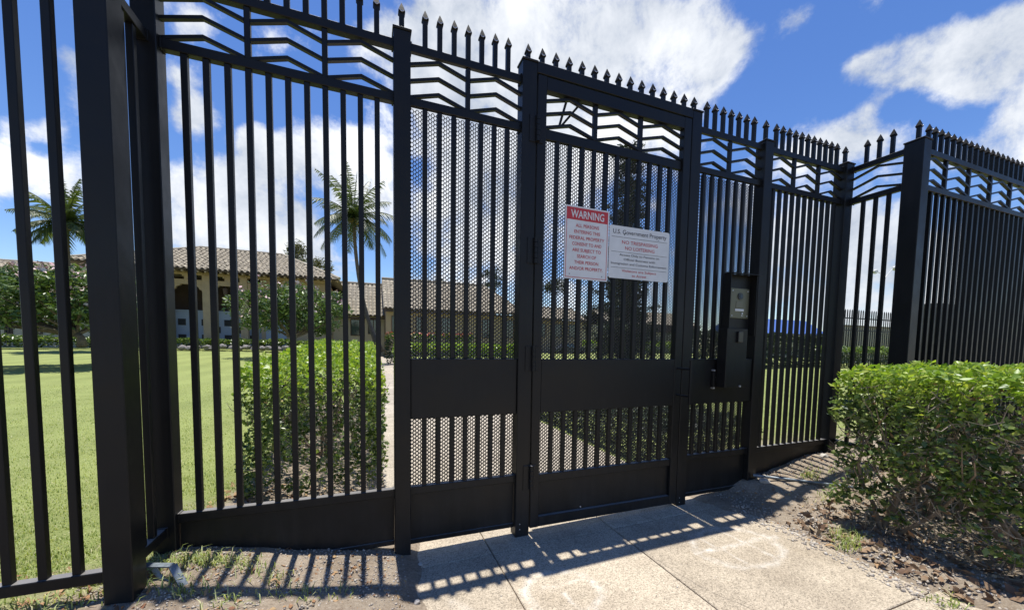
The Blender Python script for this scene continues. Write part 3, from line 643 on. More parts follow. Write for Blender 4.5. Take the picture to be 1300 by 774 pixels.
def round_rect(mb, x0, x1, z0, z1, y0, y1, r, n=5):
    pts = []
    for cx_, cz_, a0 in ((x1-r, z1-r, 0), (x0+r, z1-r, 90), (x0+r, z0+r, 180), (x1-r, z0+r, 270)):
        for k in range(n+1): a = R(a0+90*k/n); pts.append((cx_+r*math.cos(a), cz_+r*math.sin(a)))
    k = len(pts); mb.add([(x, y0, z) for x, z in pts]+[(x, y1, z) for x, z in pts], [tuple(range(k-1,-1,-1)), tuple(range(k, 2*k))]+[(i, (i+1) % k, (i+1) % k+k, i+k) for i in range(k)])
s1 = thing('warning_sign', 'upright white warning sign with a red heading band', 'sign', (1.527, 2.503, 1.883)); s1.rotation_euler = (0, R(.3), 0)
def spart(par, off, nm, fn, M_): mb = MB(); fn(mb); return mb.build(nm, M_, par, off=off)
o1 = (1.527, 2.503, 1.883)
spart(s1, o1, 'sign_plate', lambda m_: round_rect(m_, 1.338, 1.716, 1.883, 2.411, 2.500, 2.5025, .008), M_WHITE)
spart(s1, o1, 'heading_band', lambda m_: m_.box(1.350, 1.704, 2.4992, 2.4998, 2.312, 2.400), M_RED)
def frame_(m_, x0, x1, z0, z1, t, y0, y1):
    m_.box(x0, x1, y0, y1, z0, z0+t); m_.box(x0, x0+t, y0, y1, z0+t, z1); m_.box(x1-t, x1, y0, y1, z0+t, z1)
spart(s1, o1, 'border', lambda m_: frame_(m_, 1.350, 1.704, 1.895, 2.312, .004, 2.4992, 2.4998), M_RED)
lettering('WARNING', s1, 0, 2.328-1.883, .285, .056, -.0045, M_WHITE, .016)
for i, (tx, w) in enumerate((('ALL PERSONS',.200),('ENTERING THIS',.222),('FEDERAL PROPERTY',.300),('CONSENT TO AND',.252),('ARE SUBJECT TO',.246),('SEARCH OF',.165),('THEIR PERSON',.208),('AND/OR PROPERTY.',.288))):
    lettering(tx, s1, 0, 2.262-i*.0443-1.883, w, .0245, -.0040, M_RED, .013)
for x, z in ((1.41,2.385),(1.655,2.385),(1.385,1.918),(1.665,1.918)): spart(s1, o1, 'rivet', lambda m_: m_.tube([(x, 2.4995, z), (x, 2.4975, z)], .0045, 8), M_GALV)
s2 = thing('trespassing_sign', 'wide white sign with four ruled blocks of black and red print', 'sign', (2.013, 2.503, 1.918))
o2 = (2.013, 2.503, 1.918)
spart(s2, o2, 'sign_plate', lambda m_: round_rect(m_, 1.724, 2.302, 1.918, 2.316, 2.500, 2.5025, .018), M_WHITE)
for z, dx in ((2.232,.0),(2.120,.0),(2.000,.0)): spart(s2, o2, 'rule', lambda m_: m_.box(1.745, 2.283, 2.4992, 2.4998, z-.0012, z+.0012), M_BLACKINK)
for tx, z, w, h, M_ in (('U.S. Government Property',2.257,.515,.034,M_BLACKINK),('NO TRESPASSING',2.184,.345,.0265,M_RED),('NO LOITERING',2.140,.285,.0265,M_RED),
    ('Access Only to Persons on',2.092,.385,.0175,M_BLACKINK),('Official Business with',2.058,.305,.0175,M_BLACKINK),('Immigration and Customs Enforcement',2.024,.535,.0175,M_BLACKINK),
    ('Violators are Subject',1.970,.335,.0205,M_RED),('to Arrest',1.936,.14,.0205,M_RED)):
    lettering(tx, s2, 0, z-1.918, w, h, -.0040, M_, .008)
for x, z in ((1.86,2.252),(2.19,2.243)): spart(s2, o2, 'rivet', lambda m_: m_.tube([(x, 2.4995, z), (x, 2.4975, z)], .0045, 8), M_GALV)

# ------------------------------------------------------------------ small things on the ground outside
bc = thing('conduit_elbow', 'bent galvanised channel sticking out at the foot of the nearest left post', 'pipe', (-.95, 2.24, .3))
def strip(mb, pts, w, th):
    for a, b in zip(pts[:-1], pts[1:]): mb.beam(a, b, w, th, (0,0,1))
mb = MB(); strip(mb, [P(176,717,2.27), P(219,717,2.24), P(236,748,2.18)], .035, .006); mb.build('channel', M_GALV, bc, off=(-.95, 2.24, .3))
mb = MB(); mb.tube([P(196,722,2.27), P(206,735,2.24), P(217,740,2.22)], .011, 8); mb.build('pipe_stub', mat('weathered_pvc', (.40,.46,.50), .5, var=(40,.5)), bc, off=(-.95, 2.24, .3))
cp = thing('steel_conduit', 'thin grey steel conduit lying on the dirt between fence and hedge', 'pipe', (3.7, 2.25, .1))
pts = [P(963,611,2.50)]; a = Vector((3.43, 2.45, 0)); b = Vector((3.97, 1.90, 0))
def surf(p): return max(g1(p.x+dx, p.y+dy)+rough(p.x+dx, p.y+dy) for dx in (-.04,0,.04) for dy in (-.04,0,.04))
top_ = max(surf(a.lerp(b, k/12))-(surf(a)*(1-k/12)+surf(b)*k/12) for k in range(13)); a.z = surf(a)+top_*.8+.010; b.z = surf(b)+top_*.6+.010
mb = MB(); mb.tube([a.lerp(b, k/5)+Vector((0,0,.002*math.sin(k))) for k in range(6)], .0115, 10); mb.build('tube', M_GALV, cp, smooth=True, off=(3.7, 2.25, .1))
mb = MB(); mb.tube([a-Vector((.03,-.03,0)), a+Vector((.03,-.03,.002))], .0145, 10); mb.build('coupling', M_GALV, cp, off=(3.7, 2.25, .1))
def rock_mesh(seed, s):
    bm = bmesh.new(); bmesh.ops.create_icosphere(bm, subdivisions=2, radius=s)
    for v in bm.verts:
        k = 1+.45*noise.noise(v.co*(1.3/s)+Vector((seed*3.1, 0, 0))); v.co *= k; v.co.z *= .65
    me = bpy.data.meshes.new('stone'); bm.to_mesh(me); bm.free(); me.materials.append(M_STONE); return me
for i, (x, y, s, lb) in enumerate(((3.45,2.40,.045,'broken concrete chunk at the end of the grey conduit'),(3.53,2.46,.035,'small pale stone touching the foot of the right fence'),(.235,2.02,.016,'dark red-brown clod on the left edge of the sidewalk'),(.30,2.40,.014,'small clod by the foot of the slender post'),(4.33,2.42,.04,'stone lying on the mound below the right fence panel'))):
    o = place('stone', rock_mesh(i, s), None, (x, y, max(g1(x, y), float(tilt(x)) if .17 < x < 3 else -1)+s*.3), i*1.7); tag(o, lb, 'stone')
# pebbles and leaf litter: nobody could count them
def scatter(n, fx, size, name, label, cat, M_, dz=.002, flat=2.5, aspect=.6, curl=0):
    X, Y = fx(n); Z = np.maximum(gh(X, Y), np.where((X > .17) & (X < 3.0), tilt(X), -1))+dz+rng.uniform(0, size*.25, len(X))
    V, F = leaves(np.stack([X, Y, Z], 1), size, aspect, up=.0, flat=flat, jit=.5)
    return tag(np_mesh(name, V, F, M_, None, 'stuff'), label, cat)
def pebbles(n, fx, s, name, label, cat):
    X, Y = fx(n); Z = np.maximum(gh(X, Y), np.where((X > .17) & (X < 3.0), tilt(X), -1)); sz = s*(.4+rng.random(len(X))**2*1.4)
    base = np.array([(1,0,0),(-1,0,0),(0,1,0),(0,-1,0),(0,0,.8),(0,0,-.8)], float)
    V = base[None]*sz[:,None,None]*(1+.4*rng.uniform(-1,1,(len(X),6,1))); V += np.stack([X, Y, Z+sz*.2], 1)[:,None]
    k = np.arange(len(X))[:,None]*6
    F = np.concatenate([k+np.array([f]) for f in ((0,2,4),(2,1,4),(1,3,4),(3,0,4),(2,0,5),(1,2,5),(3,1,5),(0,3,5))], 1).reshape(-1, 3)
    return tag(np_mesh(name, V.reshape(-1, 3), F, M_STONE, None, 'stuff'), label, cat)
def f_left(n): return rng.uniform(-1.3, .2, n), 1.55+rng.random(n)*1.0
def f_corner(n): return rng.uniform(-2.2, -.95, n), rng.uniform(1.6, 2.5, n)
def f_right(n):
    X = 2.95+rng.random(n)*1.8; Y = 1.2+rng.random(n)*1.5; return X, Y
def f_hedge(n):
    X = 3.05+np.abs(rng.normal(0, .4, n)); Y = rng.uniform(.6, 1.95, n); return X, Y
def f_edge(n):
    X = 2.94+rng.normal(0, .05, n); Y = rng.uniform(.8, 2.3, n); return X, Y
pebbles(5200, f_left, .0052, 'gravel', 'fine gravel in the soil left of the sidewalk', 'gravel')
pebbles(5200, f_right, .0058, 'gravel', 'fine gravel on the mound right of the sidewalk', 'gravel')
pebbles(1500, f_hedge, .008, 'gravel', 'loose gravel and crumbs under the edge of the right hedge', 'gravel')
pebbles(700, f_edge, .009, 'gravel', 'loose gravel crumbs along the right edge of the sidewalk', 'gravel')
pebbles(160, lambda n: (rng.uniform(.18, 3.0, n), rng.uniform(1.3, 2.6, n)), .0035, 'grit', 'scattered grit on the sidewalk', 'grit')
scatter(420, f_left, .026, 'leaf_litter', 'dry leaves lying in the soil left of the sidewalk', 'leaf litter', M_DEAD)
scatter(900, f_corner, .035, 'leaf_litter', 'dry leaves under the fence at the left edge of the photo', 'leaf litter', M_DEAD)
scatter(420, lambda n: (rng.uniform(-1.1, .1, n), rng.uniform(2.75, 3.7, n)), .04, 'leaf_litter', 'dry leaves in the soil bed under the bright clipped hedge', 'leaf litter', M_DEAD)
scatter(500, f_right, .024, 'leaf_litter', 'dry leaves lying on the mound below the right fence', 'leaf litter', M_DEAD)
scatter(520, f_hedge, .050, 'leaf_litter', 'deep brown leaf litter under the right hedge', 'leaf litter', M_LITTER, dz=.01, flat=1.2)
def curled_leaf(label, x, y, L, rz, z=None):
    mb = MB(); n = 7; vs = []; fs = []
    for i in range(n):
        t = i/(n-1); w = L*.22*math.sin(PI*min(max(t, .03), .97))**.8; zc_ = .016*math.sin(PI*t)+.004
        vs += [((t-.5)*L, -w, zc_+w*.45), ((t-.5)*L, 0, zc_-.001), ((t-.5)*L, w, zc_+w*.55)]
    for i in range(n-1):
        for j in range(2): a = i*3+j; fs.append((a, a+3, a+4, a+1))
    mb.add(vs, fs); o = mb.build('dead_leaf', M_DEAD, None, smooth=True)
    o.location = (x, y, (max(g1(x, y), float(tilt(x)) if .17 < x < 3 else -1) if z is None else z)+.003); o.rotation_euler = (rng.uniform(-.2,.2), rng.uniform(-.2,.2), rz); tag(o, label, 'dead leaf', 'fallen leaves')
curled_leaf('long rusty leaf lying where the sidewalk meets the hedge', 3.00, 1.60, .075, -.9)
curled_leaf('orange-red leaf on the soil under the open left panel', -.47, 2.20, .05, .2)
curled_leaf('pale tan leaf on the gravel edge below the hedge', 3.03, 1.36, .05, .6)
curled_leaf('round pale leaf near the bent channel', -.72, 2.12, .045, 1.2)

# ------------------------------------------------------------------ plants
def grass_tuft(name, label, fx, n, hgt, M_=M_GRASS, w=.0035, lean=.5, cat='grass'):
    X, Y = fx(n); Z = gh(X, Y); h = hgt*(.5+rng.random(n)); a = rng.uniform(0, 2*PI, n); ln = lean*h*rng.random(n)
    dx, dy = np.cos(a), np.sin(a)
    p0 = np.stack([X-dy*w, Y+dx*w, Z-.004], 1); p1 = np.stack([X+dy*w, Y-dx*w, Z-.004], 1)
    m0 = np.stack([X-dy*w*.7+dx*ln*.4, Y+dx*w*.7+dy*ln*.4, Z+h*.6], 1); m1 = np.stack([X+dy*w*.7+dx*ln*.4, Y-dx*w*.7+dy*ln*.4, Z+h*.6], 1)
    tp = np.stack([X+dx*ln, Y+dy*ln, Z+h*(1-.3*lean)], 1)
    V = np.stack([p0, p1, m1, m0, tp], 1).reshape(-1, 3); k = np.arange(n)[:,None]*5
    F = np.concatenate([k+np.array([f]) for f in ((0,1,2),(0,2,3),(3,2,4))], 1).reshape(-1, 3)
    return tag(np_mesh(name, V, F, M_, None, 'stuff'), label, cat)
def f_lawn(n):
    d = 2.3+9.5*rng.random(n)**1.7; X = rng.uniform(-1, 1, n)*(d*1.1)-d*.35; X = np.where(X > .1, -X, X); Y = d
    k = ((X < -.98) | (Y > 3.3)) & ~((Y < 9) & (X > -1.0)); return X[k], Y[k]
X_, Y_ = f_lawn(120000); 
grass_tuft('lawn_grass', 'mown green lawn grass beyond the left fence', lambda n: (X_, Y_), len(X_), .019, w=.0022, lean=1.1)
Xr = rng.uniform(3.2, 13, 45000); Yr = 2.9+rng.random(45000)**1.4*7; kk = (Xr > 4.2+.0*Yr) | (Yr < 3.6); Xr, Yr = Xr[kk], Yr[kk]
grass_tuft('lawn_grass', 'lawn grass beyond the right fence panel', lambda n: (Xr, Yr), len(Xr), .022, w=.0025, lean=1.1)
def clumps(cx, cy, sp, n): return lambda m_: (rng.normal(cx, sp, n), rng.normal(cy, sp*.7, n))
gs = [(-.95,2.36,.06,90),(-.86,2.40,.06,130),(-.72,2.38,.06,90),(-.6,2.34,.05,45),(-.92,2.2,.07,90),(-.80,2.15,.06,50),(-.5,2.25,.05,40),(-.35,2.10,.06,45),(-.15,2.1,.05,22),(-.62,2.05,.06,40),(-1.3,2.15,.12,200),(-1.6,2.2,.15,160)]
gx = np.concatenate([rng.normal(a, s, n) for a, b, s, n in gs]); gy = np.concatenate([rng.normal(b, s*.6, n) for a, b, s, n in gs])
grass_tuft('weed_grass', 'ragged grass tufts along the foot of the open left panel', lambda n: (gx, gy), len(gx), .048, w=.0028, lean=1.3)
gs = [(3.85,2.25,.05,90),(3.12,1.55,.05,110),(3.2,1.62,.06,120),(3.6,1.95,.07,50),(4.1,2.2,.1,50),(2.94,1.02,.05,70)]
gx2 = np.concatenate([rng.normal(a, s, n) for a, b, s, n in gs]); gy2 = np.concatenate([rng.normal(b, s*.7, n) for a, b, s, n in gs])
grass_tuft('weed_grass', 'small weed tufts on the dirt by the right hedge', lambda n: (gx2, gy2), len(gx2), .05, w=.003, lean=1.2)

def hedge(name, label, x0, x1, y0, y1, z0, z1, n, size, M_low=M_HEDGE, M_top=M_HEDGETOP, top_band=.16, stems=0, gap=.0, ragged=.05, top_n=None, faces=(1,1,1,1,1), zlow=0., group=None, clump=6., inner=.5, rise=0.):
    """clipped hedge: leaves crowd a shell over twiggy stems; hollows and gaps come from noise"""
    r = thing(name, label, 'hedge', ((x0+x1)/2, (y0+y1)/2, z0), 0, group); off = np.array([(x0+x1)/2, (y0+y1)/2, z0])
    A = np.array([(y1-y0)*(z1-z0)*faces[0], (y1-y0)*(z1-z0)*faces[1], (x1-x0)*(z1-z0)*faces[2], (x1-x0)*(z1-z0)*faces[3], (x1-x0)*(y1-y0)*faces[4]*1.35])
    side = rng.choice(5, n, p=A/A.sum()); u = rng.random(n); v = rng.random(n)
    v = zlow+(1-zlow)*v
    dep = np.abs(rng.normal(0, 1, n))*ragged*1.6-ragged*.5
    C = np.zeros((n, 3))
    C[:,0] = np.where(side == 0, x0+dep, np.where(side == 1, x1-dep, x0+(x1-x0)*u)); C[:,1] = np.where(side == 2, y0+dep, np.where(side == 3, y1-dep, np.where(side == 4, y0+(y1-y0)*v, y0+(y1-y0)*u)))
    C[:,2] = np.where(side == 4, z1-dep*.6, z0+(z1-z0)*v)
    # rounded shoulders
    e = np.maximum(0, C[:,2]-(z1-.1)); cxm, cym = off[0], off[1]
    C[:,0] -= np.sign(C[:,0]-cxm)*e**2*2.5; C[:,1] -= np.sign(C[:,1]-cym)*e**2*2.5; C[:,2] += (z1-z0)*.014*np.sin(C[:,0]*5.1+C[:,1]*3.3)*((C[:,2]-z0)/(z1-z0))+rise*(C[:,1]-y0)*((C[:,2]-z0)/(z1-z0))
    keep = np.ones(n, bool); bulge = np.zeros(n)
    if n < 60000:
        for i in range(n):
            p_ = Vector(C[i])*clump; q = noise.noise(p_); bulge[i] = q
            zz = (C[i,2]-z0)/(z1-z0)
            if side[i] != 4 and q < -.30+gap*(1.65-1.45*zz): keep[i] = False
    nrm = np.zeros((n, 3)); nrm[side == 0, 0] = -1; nrm[side == 1, 0] = 1; nrm[side == 2, 1] = -1; nrm[side == 3, 1] = 1; nrm[side == 4, 2] = 1
    C += nrm*(bulge*ragged*1.4)[:,None]
    C, nrm, side = C[keep], nrm[keep], side[keep]
    top = (C[:,2]-rise*(C[:,1]-y0) > z1-top_band*(.55+.9*rng.random(len(C))))  # leaves near the top take the brighter yellow-green material
    for sel, M_, nm in ((~top, M_low, 'foliage'), (top, M_top, 'top_foliage')):
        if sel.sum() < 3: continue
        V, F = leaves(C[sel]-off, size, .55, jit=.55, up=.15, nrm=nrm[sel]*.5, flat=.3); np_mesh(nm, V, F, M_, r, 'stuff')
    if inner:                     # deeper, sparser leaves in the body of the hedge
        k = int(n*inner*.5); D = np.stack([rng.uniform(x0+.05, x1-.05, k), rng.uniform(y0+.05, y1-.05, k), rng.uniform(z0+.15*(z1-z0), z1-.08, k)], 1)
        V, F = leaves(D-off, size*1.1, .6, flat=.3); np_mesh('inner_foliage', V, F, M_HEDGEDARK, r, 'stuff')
    if stems:                     # fine bare twigs and old brown leaves caught near the clipped face
        k = stems*34; mb = MB()
        for i in range(k):
            fx_ = i % 3; p_ = Vector((x0+rng.uniform(-.02,.16), rng.uniform(y0, y1), rng.uniform(z0+.05, z1-.1))) if fx_ else Vector((rng.uniform(x0, x1), y0+rng.uniform(-.02,.16), rng.uniform(z0+.05, z1-.1)))
            d = Vector((rng.normal(0,.7), rng.normal(0,.7), rng.normal(.35,.6))).normalized(); L_ = rng.uniform(.06,.2); q = p_+d*L_*.5+Vector((rng.normal(0,.01),)*3)
            mb.tube([p_-Vector(off), q-Vector(off), p_+d*L_+Vector((0,0,.02))-Vector(off)], [.0035,.0026,.0012], 4, False)
        o_ = mb.build('twigs', M_TWIG, r); o_['kind'] = 'stuff'
        k = stems*11; D = np.stack([x0+rng.uniform(-.01,.2,k), rng.uniform(y0,y1,k), rng.uniform(z0+.1,z1-.05,k)], 1); V, F = leaves(D-off, size*1.1, .5, flat=.2); np_mesh('withered_leaves', V, F, M_DEAD, r, 'stuff')
    for s_ in range(stems):
        bx, by = rng.uniform(x0+.2, x1-.2), rng.uniform(y0+.15, y1-.15); mb = MB()
        H = z1-z0-.1
        for b in range(4 if s_ else 5):
            p0 = Vector((bx+rng.normal(0,.02), by+rng.normal(0,.02), z0-.05)); dr = Vector((rng.normal(0,.22), rng.normal(0,.22), 1)).normalized(); pts = [p0]; rad = [.013+.010*rng.random()]
            for q in range(7):
                dr = (dr+Vector((rng.normal(0,.22), rng.normal(0,.22), rng.normal(.05,.1)))).normalized(); pts.append(pts[-1]+dr*H/7.2); rad.append(rad[0]*(1-(q+1)/8.5))
                if q in (2, 4) and True:
                    d2 = (dr+Vector((rng.normal(0,.8), rng.normal(0,.8), .1))).normalized(); mb.tube([pts[-1]-Vector(off), pts[-1]+d2*.12-Vector(off), pts[-1]+d2*.22+Vector((0,0,.06))-Vector(off)], [.006,.004,.002], 5, False)
            mb.tube([p_-Vector(off) for p_ in pts], rad, 6, False)
        mb.build('stem', M_STEM, r, smooth=True)
    return r
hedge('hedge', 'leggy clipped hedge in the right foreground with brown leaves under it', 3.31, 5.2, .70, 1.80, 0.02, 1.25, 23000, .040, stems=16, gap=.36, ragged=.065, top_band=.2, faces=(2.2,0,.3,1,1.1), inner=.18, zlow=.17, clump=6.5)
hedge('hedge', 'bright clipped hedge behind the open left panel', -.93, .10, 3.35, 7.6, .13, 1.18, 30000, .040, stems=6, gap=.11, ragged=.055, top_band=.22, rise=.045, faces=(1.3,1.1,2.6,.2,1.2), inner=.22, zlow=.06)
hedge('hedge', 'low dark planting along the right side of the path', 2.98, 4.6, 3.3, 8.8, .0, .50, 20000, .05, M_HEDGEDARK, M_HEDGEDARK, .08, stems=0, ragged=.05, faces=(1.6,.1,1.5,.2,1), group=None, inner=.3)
def far_hedge(label, xa, xb, y, dy, z0, h, n, size, M_low=M_HEDGE, M_top=M_HEDGETOP, tb=.35, flowers=None):
    r = hedge('hedge', label, xa, xb, y, y+dy, z0, z0+h, n, size, M_low, M_top, tb, ragged=.12, faces=(.3,.3,1,.0,1), inner=.1, clump=1.5)
    if flowers:
        k = flowers; C = np.stack([rng.uniform(xa, xb, k), rng.uniform(y-.1, y+dy, k), z0+h+rng.uniform(-.12, .14, k)], 1)-np.array([(xa+xb)/2, y+dy/2, z0])
        V, F = leaves(C, .16, .8, flat=1); np_mesh('flowers', V, F, M_ORANGE, r, 'stuff')
    return r
def xa(px, Y): return P(px, 440, Y).x
def zz(px, py, Y): return P(px, py, Y).z
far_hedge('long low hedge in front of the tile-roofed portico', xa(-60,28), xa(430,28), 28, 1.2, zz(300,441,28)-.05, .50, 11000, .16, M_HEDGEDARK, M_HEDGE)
far_hedge('clipped hedge right of the far end of the path', 1.15, 7.2, 17.5, 1.4, .0, 1.28, 13000, .12, M_HEDGE, M_HEDGETOP, .45)
far_hedge('flowering hedge with orange-red blossoms behind the palm foot', 1.0, 6.4, 24, 1.4, .1, 1.75, 5000, .16, M_HEDGEDARK, M_HEDGE, flowers=420)
far_hedge('green hedge on the far side of the driveway', 16, 46, 46.5, 1.6, .0, 1.9, 8000, .3, M_HEDGE, M_HEDGETOP, .9)
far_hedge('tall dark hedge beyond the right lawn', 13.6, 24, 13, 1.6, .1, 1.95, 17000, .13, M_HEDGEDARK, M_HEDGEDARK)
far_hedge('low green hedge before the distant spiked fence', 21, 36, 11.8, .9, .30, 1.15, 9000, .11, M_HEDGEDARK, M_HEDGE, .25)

def stone_row():
    r = thing('stone_border', 'row of rough grey stones along the foot of the portico hedge', 'stone border', (-9, 27.8, .6))
    mes = [rock_mesh(10+i, .22) for i in range(5)]
    for m_ in mes: m_.materials.clear(); m_.materials.append(M_LAVA)
    x = xa(205, 27.6); i = 0
    while x < xa(425, 27.6): place('stone', mes[i % 5], r, (x+9, rng.normal(-.2,.06), zz(300,441,28)-.6+rng.normal(0,.03)), rng.uniform(0, 6)); x += rng.uniform(.3, .5); i += 1
stone_row()

# palms
def palm(label, crown, base, mid, R_, nf, trunk_r=.16):
    r = thing('palm_tree', label, 'palm tree', base, 0, 'coconut palms'); b = Vector(base); c = Vector(crown)-b; m_ = Vector(mid)-b
    mb = MB(); pts = []; rad = []
    for i in range(15):
        t = i/14; p_ = (1-t)**2*Vector((0,0,-.3))+2*t*(1-t)*m_+t*t*c; pts.append(p_); rad.append(trunk_r*(1.5-.7*min(t*4,1))*(1-.25*t)*(1+.04*(i % 2)))
    mb.tube(pts, rad, 10); mb.build('trunk', M_PALMBARK, r, smooth=True)
    mb = MB()
    for k in range(7): a = k*.9; mb.tube([c+Vector((math.cos(a)*.22, math.sin(a)*.22, -.15)), c+Vector((math.cos(a)*.24, math.sin(a)*.24, -.35))], [.11,.09], 7)
    mb.build('coconuts', mat('husk', (.30,.20,.07), .7), r)
    for k in range(nf):
        a = k*2.399963+rng.normal(0,.15); el = R(84)-R(112)*(k/nf)**.9+rng.normal(0,.06); L = R_*(1.0+rng.normal(0,.08))*(1.12 if k < 6 else 1)
        d = Vector((math.cos(a)*math.cos(el), math.sin(a)*math.cos(el), math.sin(el))); pts = [c.copy()]; n = 16
        for i in range(n):
            d = (d+Vector((0,0,-.055-.05*(i/n)*(1.2-abs(math.sin(el))*.8)))).normalized(); pts.append(pts[-1]+d*L/n)
        mb = MB(); mb.tube(pts, [.03*(1-i/(n+1))+.006 for i in range(n+1)], 5, False)
        for i in range(2, n+1):
            for j in range(2):
                t = (i-1+j/2)/n; p_ = pts[i-1].lerp(pts[i], j/2); ax = (pts[i]-pts[i-1]).normalized(); sd_ = ax.cross(Vector((0,0,1)));
                if sd_.length < .05: sd_ = Vector((1,0,0))
                sd_.normalize(); ll = R_*.30*math.sin(PI*min(1,.15+t*.85))**.6*(1+rng.normal(0,.12))
                for sgn in (-1, 1):
                    tip = p_+sd_*sgn*ll*.62+ax*ll*.55+Vector((0,0,-ll*(.35+.35*rng.random()))); q = ax*.035
                    mb.add([p_-q, p_+q, p_.lerp(tip,.55)+q*.8+Vector((0,0,.04)), tip, p_.lerp(tip,.55)-q*.8+Vector((0,0,.04))], [(0,1,2,4),(4,2,3)])
        mb.build('frond', M_PALM, r)
    return r
palm('leaning coconut palm in front of the low tile-roofed wing', P(449,276,26), P(484,441,26), P(452,385,26), 2.75, 32)
palm('coconut palm rising behind the flowering tree at far left', P(84,283,26), P(93,420,26), P(86,370,26), 2.05, 30)

def branchy(r, base, tips, M_, r0, seed_, org):
    mb = MB()
    for t in tips:
        t = Vector(t); b = Vector(base); m1 = b.lerp(t, .4)+Vector((rng.normal(0,.15), rng.normal(0,.15), -.1)); pts = []
        for i in range(7): q = i/6; pts.append((1-q)**2*b+2*q*(1-q)*m1+q*q*t-Vector(org))
        mb.tube(pts, [r0*(1-.8*i/6) for i in range(7)], 6, False)
    return mb.build('branch', M_, r, smooth=True)
def crown_tree(name, label, cat, base, cen, rad, nc, nl, size, M_, r0, flowers=0, Mf=M_PINK, cl=.55, under=-.5, trunk_h=.3, limbs=14, flat=.6):
    """tapered trunk, limbs and a crown of leaf clumps spread through an uneven volume"""
    base = Vector(base); cen = Vector(cen); rad = Vector(rad); r = thing(name, label, cat, base)
    P_ = []
    while len(P_) < nc:
        d = Vector(rng.normal(size=3)); d.normalize(); k = (.35+.65*rng.random()**.5)*(1+.22*noise.noise(d*2.3+base*.1))
        if d.z < under: continue
        P_.append(cen+Vector((d.x*rad.x, d.y*rad.y, d.z*rad.z))*k)
    C = []; Fl = []
    for p_ in P_:
        s_ = cl*(.6+.8*rng.random()); q = rng.normal(size=(nl, 3)); q /= np.linalg.norm(q, axis=1, keepdims=True); q *= (rng.random((nl,1))**.4)*s_; q[:,2] *= .7
        C.append(np.array(p_)+q)
        if flowers and rng.random() < .8:
            m_ = max(1, int(flowers/nc)); f = rng.normal(0, s_*.22, (m_, 3)); f[:,2] = np.abs(f[:,2])+s_*.55; Fl.append(np.array(p_)+f)
    C = np.concatenate(C)-np.array(base); V, F = leaves(C, size, .42, up=.2, flat=flat); np_mesh('crown', V, F, M_, r, 'stuff')
    if Fl: V, F = leaves(np.concatenate(Fl)-np.array(base), size*.75, .9, flat=1); np_mesh('blossoms', V, F, Mf, r, 'stuff')
    mb = MB(); fork = base.lerp(cen, trunk_h); mb.tube([(0,0,-.2), (fork-base)*.5+Vector((.04,0,0)), fork-base], [r0*1.25, r0, r0*.85], 8); mb.build('trunk', M_BARK, r, smooth=True)
    tips = [P_[i] for i in rng.choice(len(P_), min(limbs, len(P_)), replace=False)]; branchy(r, fork, tips, M_BARK, r0*.5, 1, base)
    return r
crown_tree('plumeria_tree', 'spreading pink-flowered tree in front of the portico', 'flowering tree', P(371,440,21), P(368,394,21)+Vector((0,1,-.05)), (2.6,2.0,1.4), 130, 85, .19, M_PLUM, .13, flowers=650, under=-.7, trunk_h=.25, limbs=26, cl=.5)
crown_tree('plumeria_tree', 'pink-flowered tree half hidden by the nearest left post', 'flowering tree', P(104,432,16), P(42,380,16)+Vector((0,.6,0)), (2.35,1.7,1.05), 150, 85, .17, M_PLUM, .10, flowers=1100, under=-.75, trunk_h=.15, limbs=24, cl=.45)
crown_tree('shade_tree', 'treetop showing over the portico roof', 'tree', P(381,440,58)*1.0, P(378,332,58), (1.3,1.6,2.6), 34, 60, .32, mat('olive_leaf', (.10,.11,.05), .6, island=[(.05,.06,.02),(.12,.12,.05),(.18,.17,.08)], transl=.2), .3, cl=.7, trunk_h=.75, limbs=8)
crown_tree('shade_tree', 'smaller treetop just right of the roof hip', 'tree', P(404,440,60), P(406,343,60), (1.7,1.6,1.4), 26, 60, .32, bpy.data.materials['olive_leaf'], .3, cl=.7, trunk_h=.8, limbs=8)
for px, top, Y, w, lb in ((548,352,70,1.6,'small dark treetop behind the meshed left panel'),(628,345,70,2.2,'dark tree beyond the roofs left of the hinge post'),(705,352,60,1.6,'thin tree behind the left edge of the gate leaf'),(745,400,56,1.8,'pale street tree beside the driveway')):
    crown_tree('shade_tree', lb, 'tree', P(px, 442, Y), P(px, top+12, Y), (w*1.2, w, w*1.1), 26, 60, .36, M_HEDGEDARK, .2, cl=.8, trunk_h=.85, limbs=8)

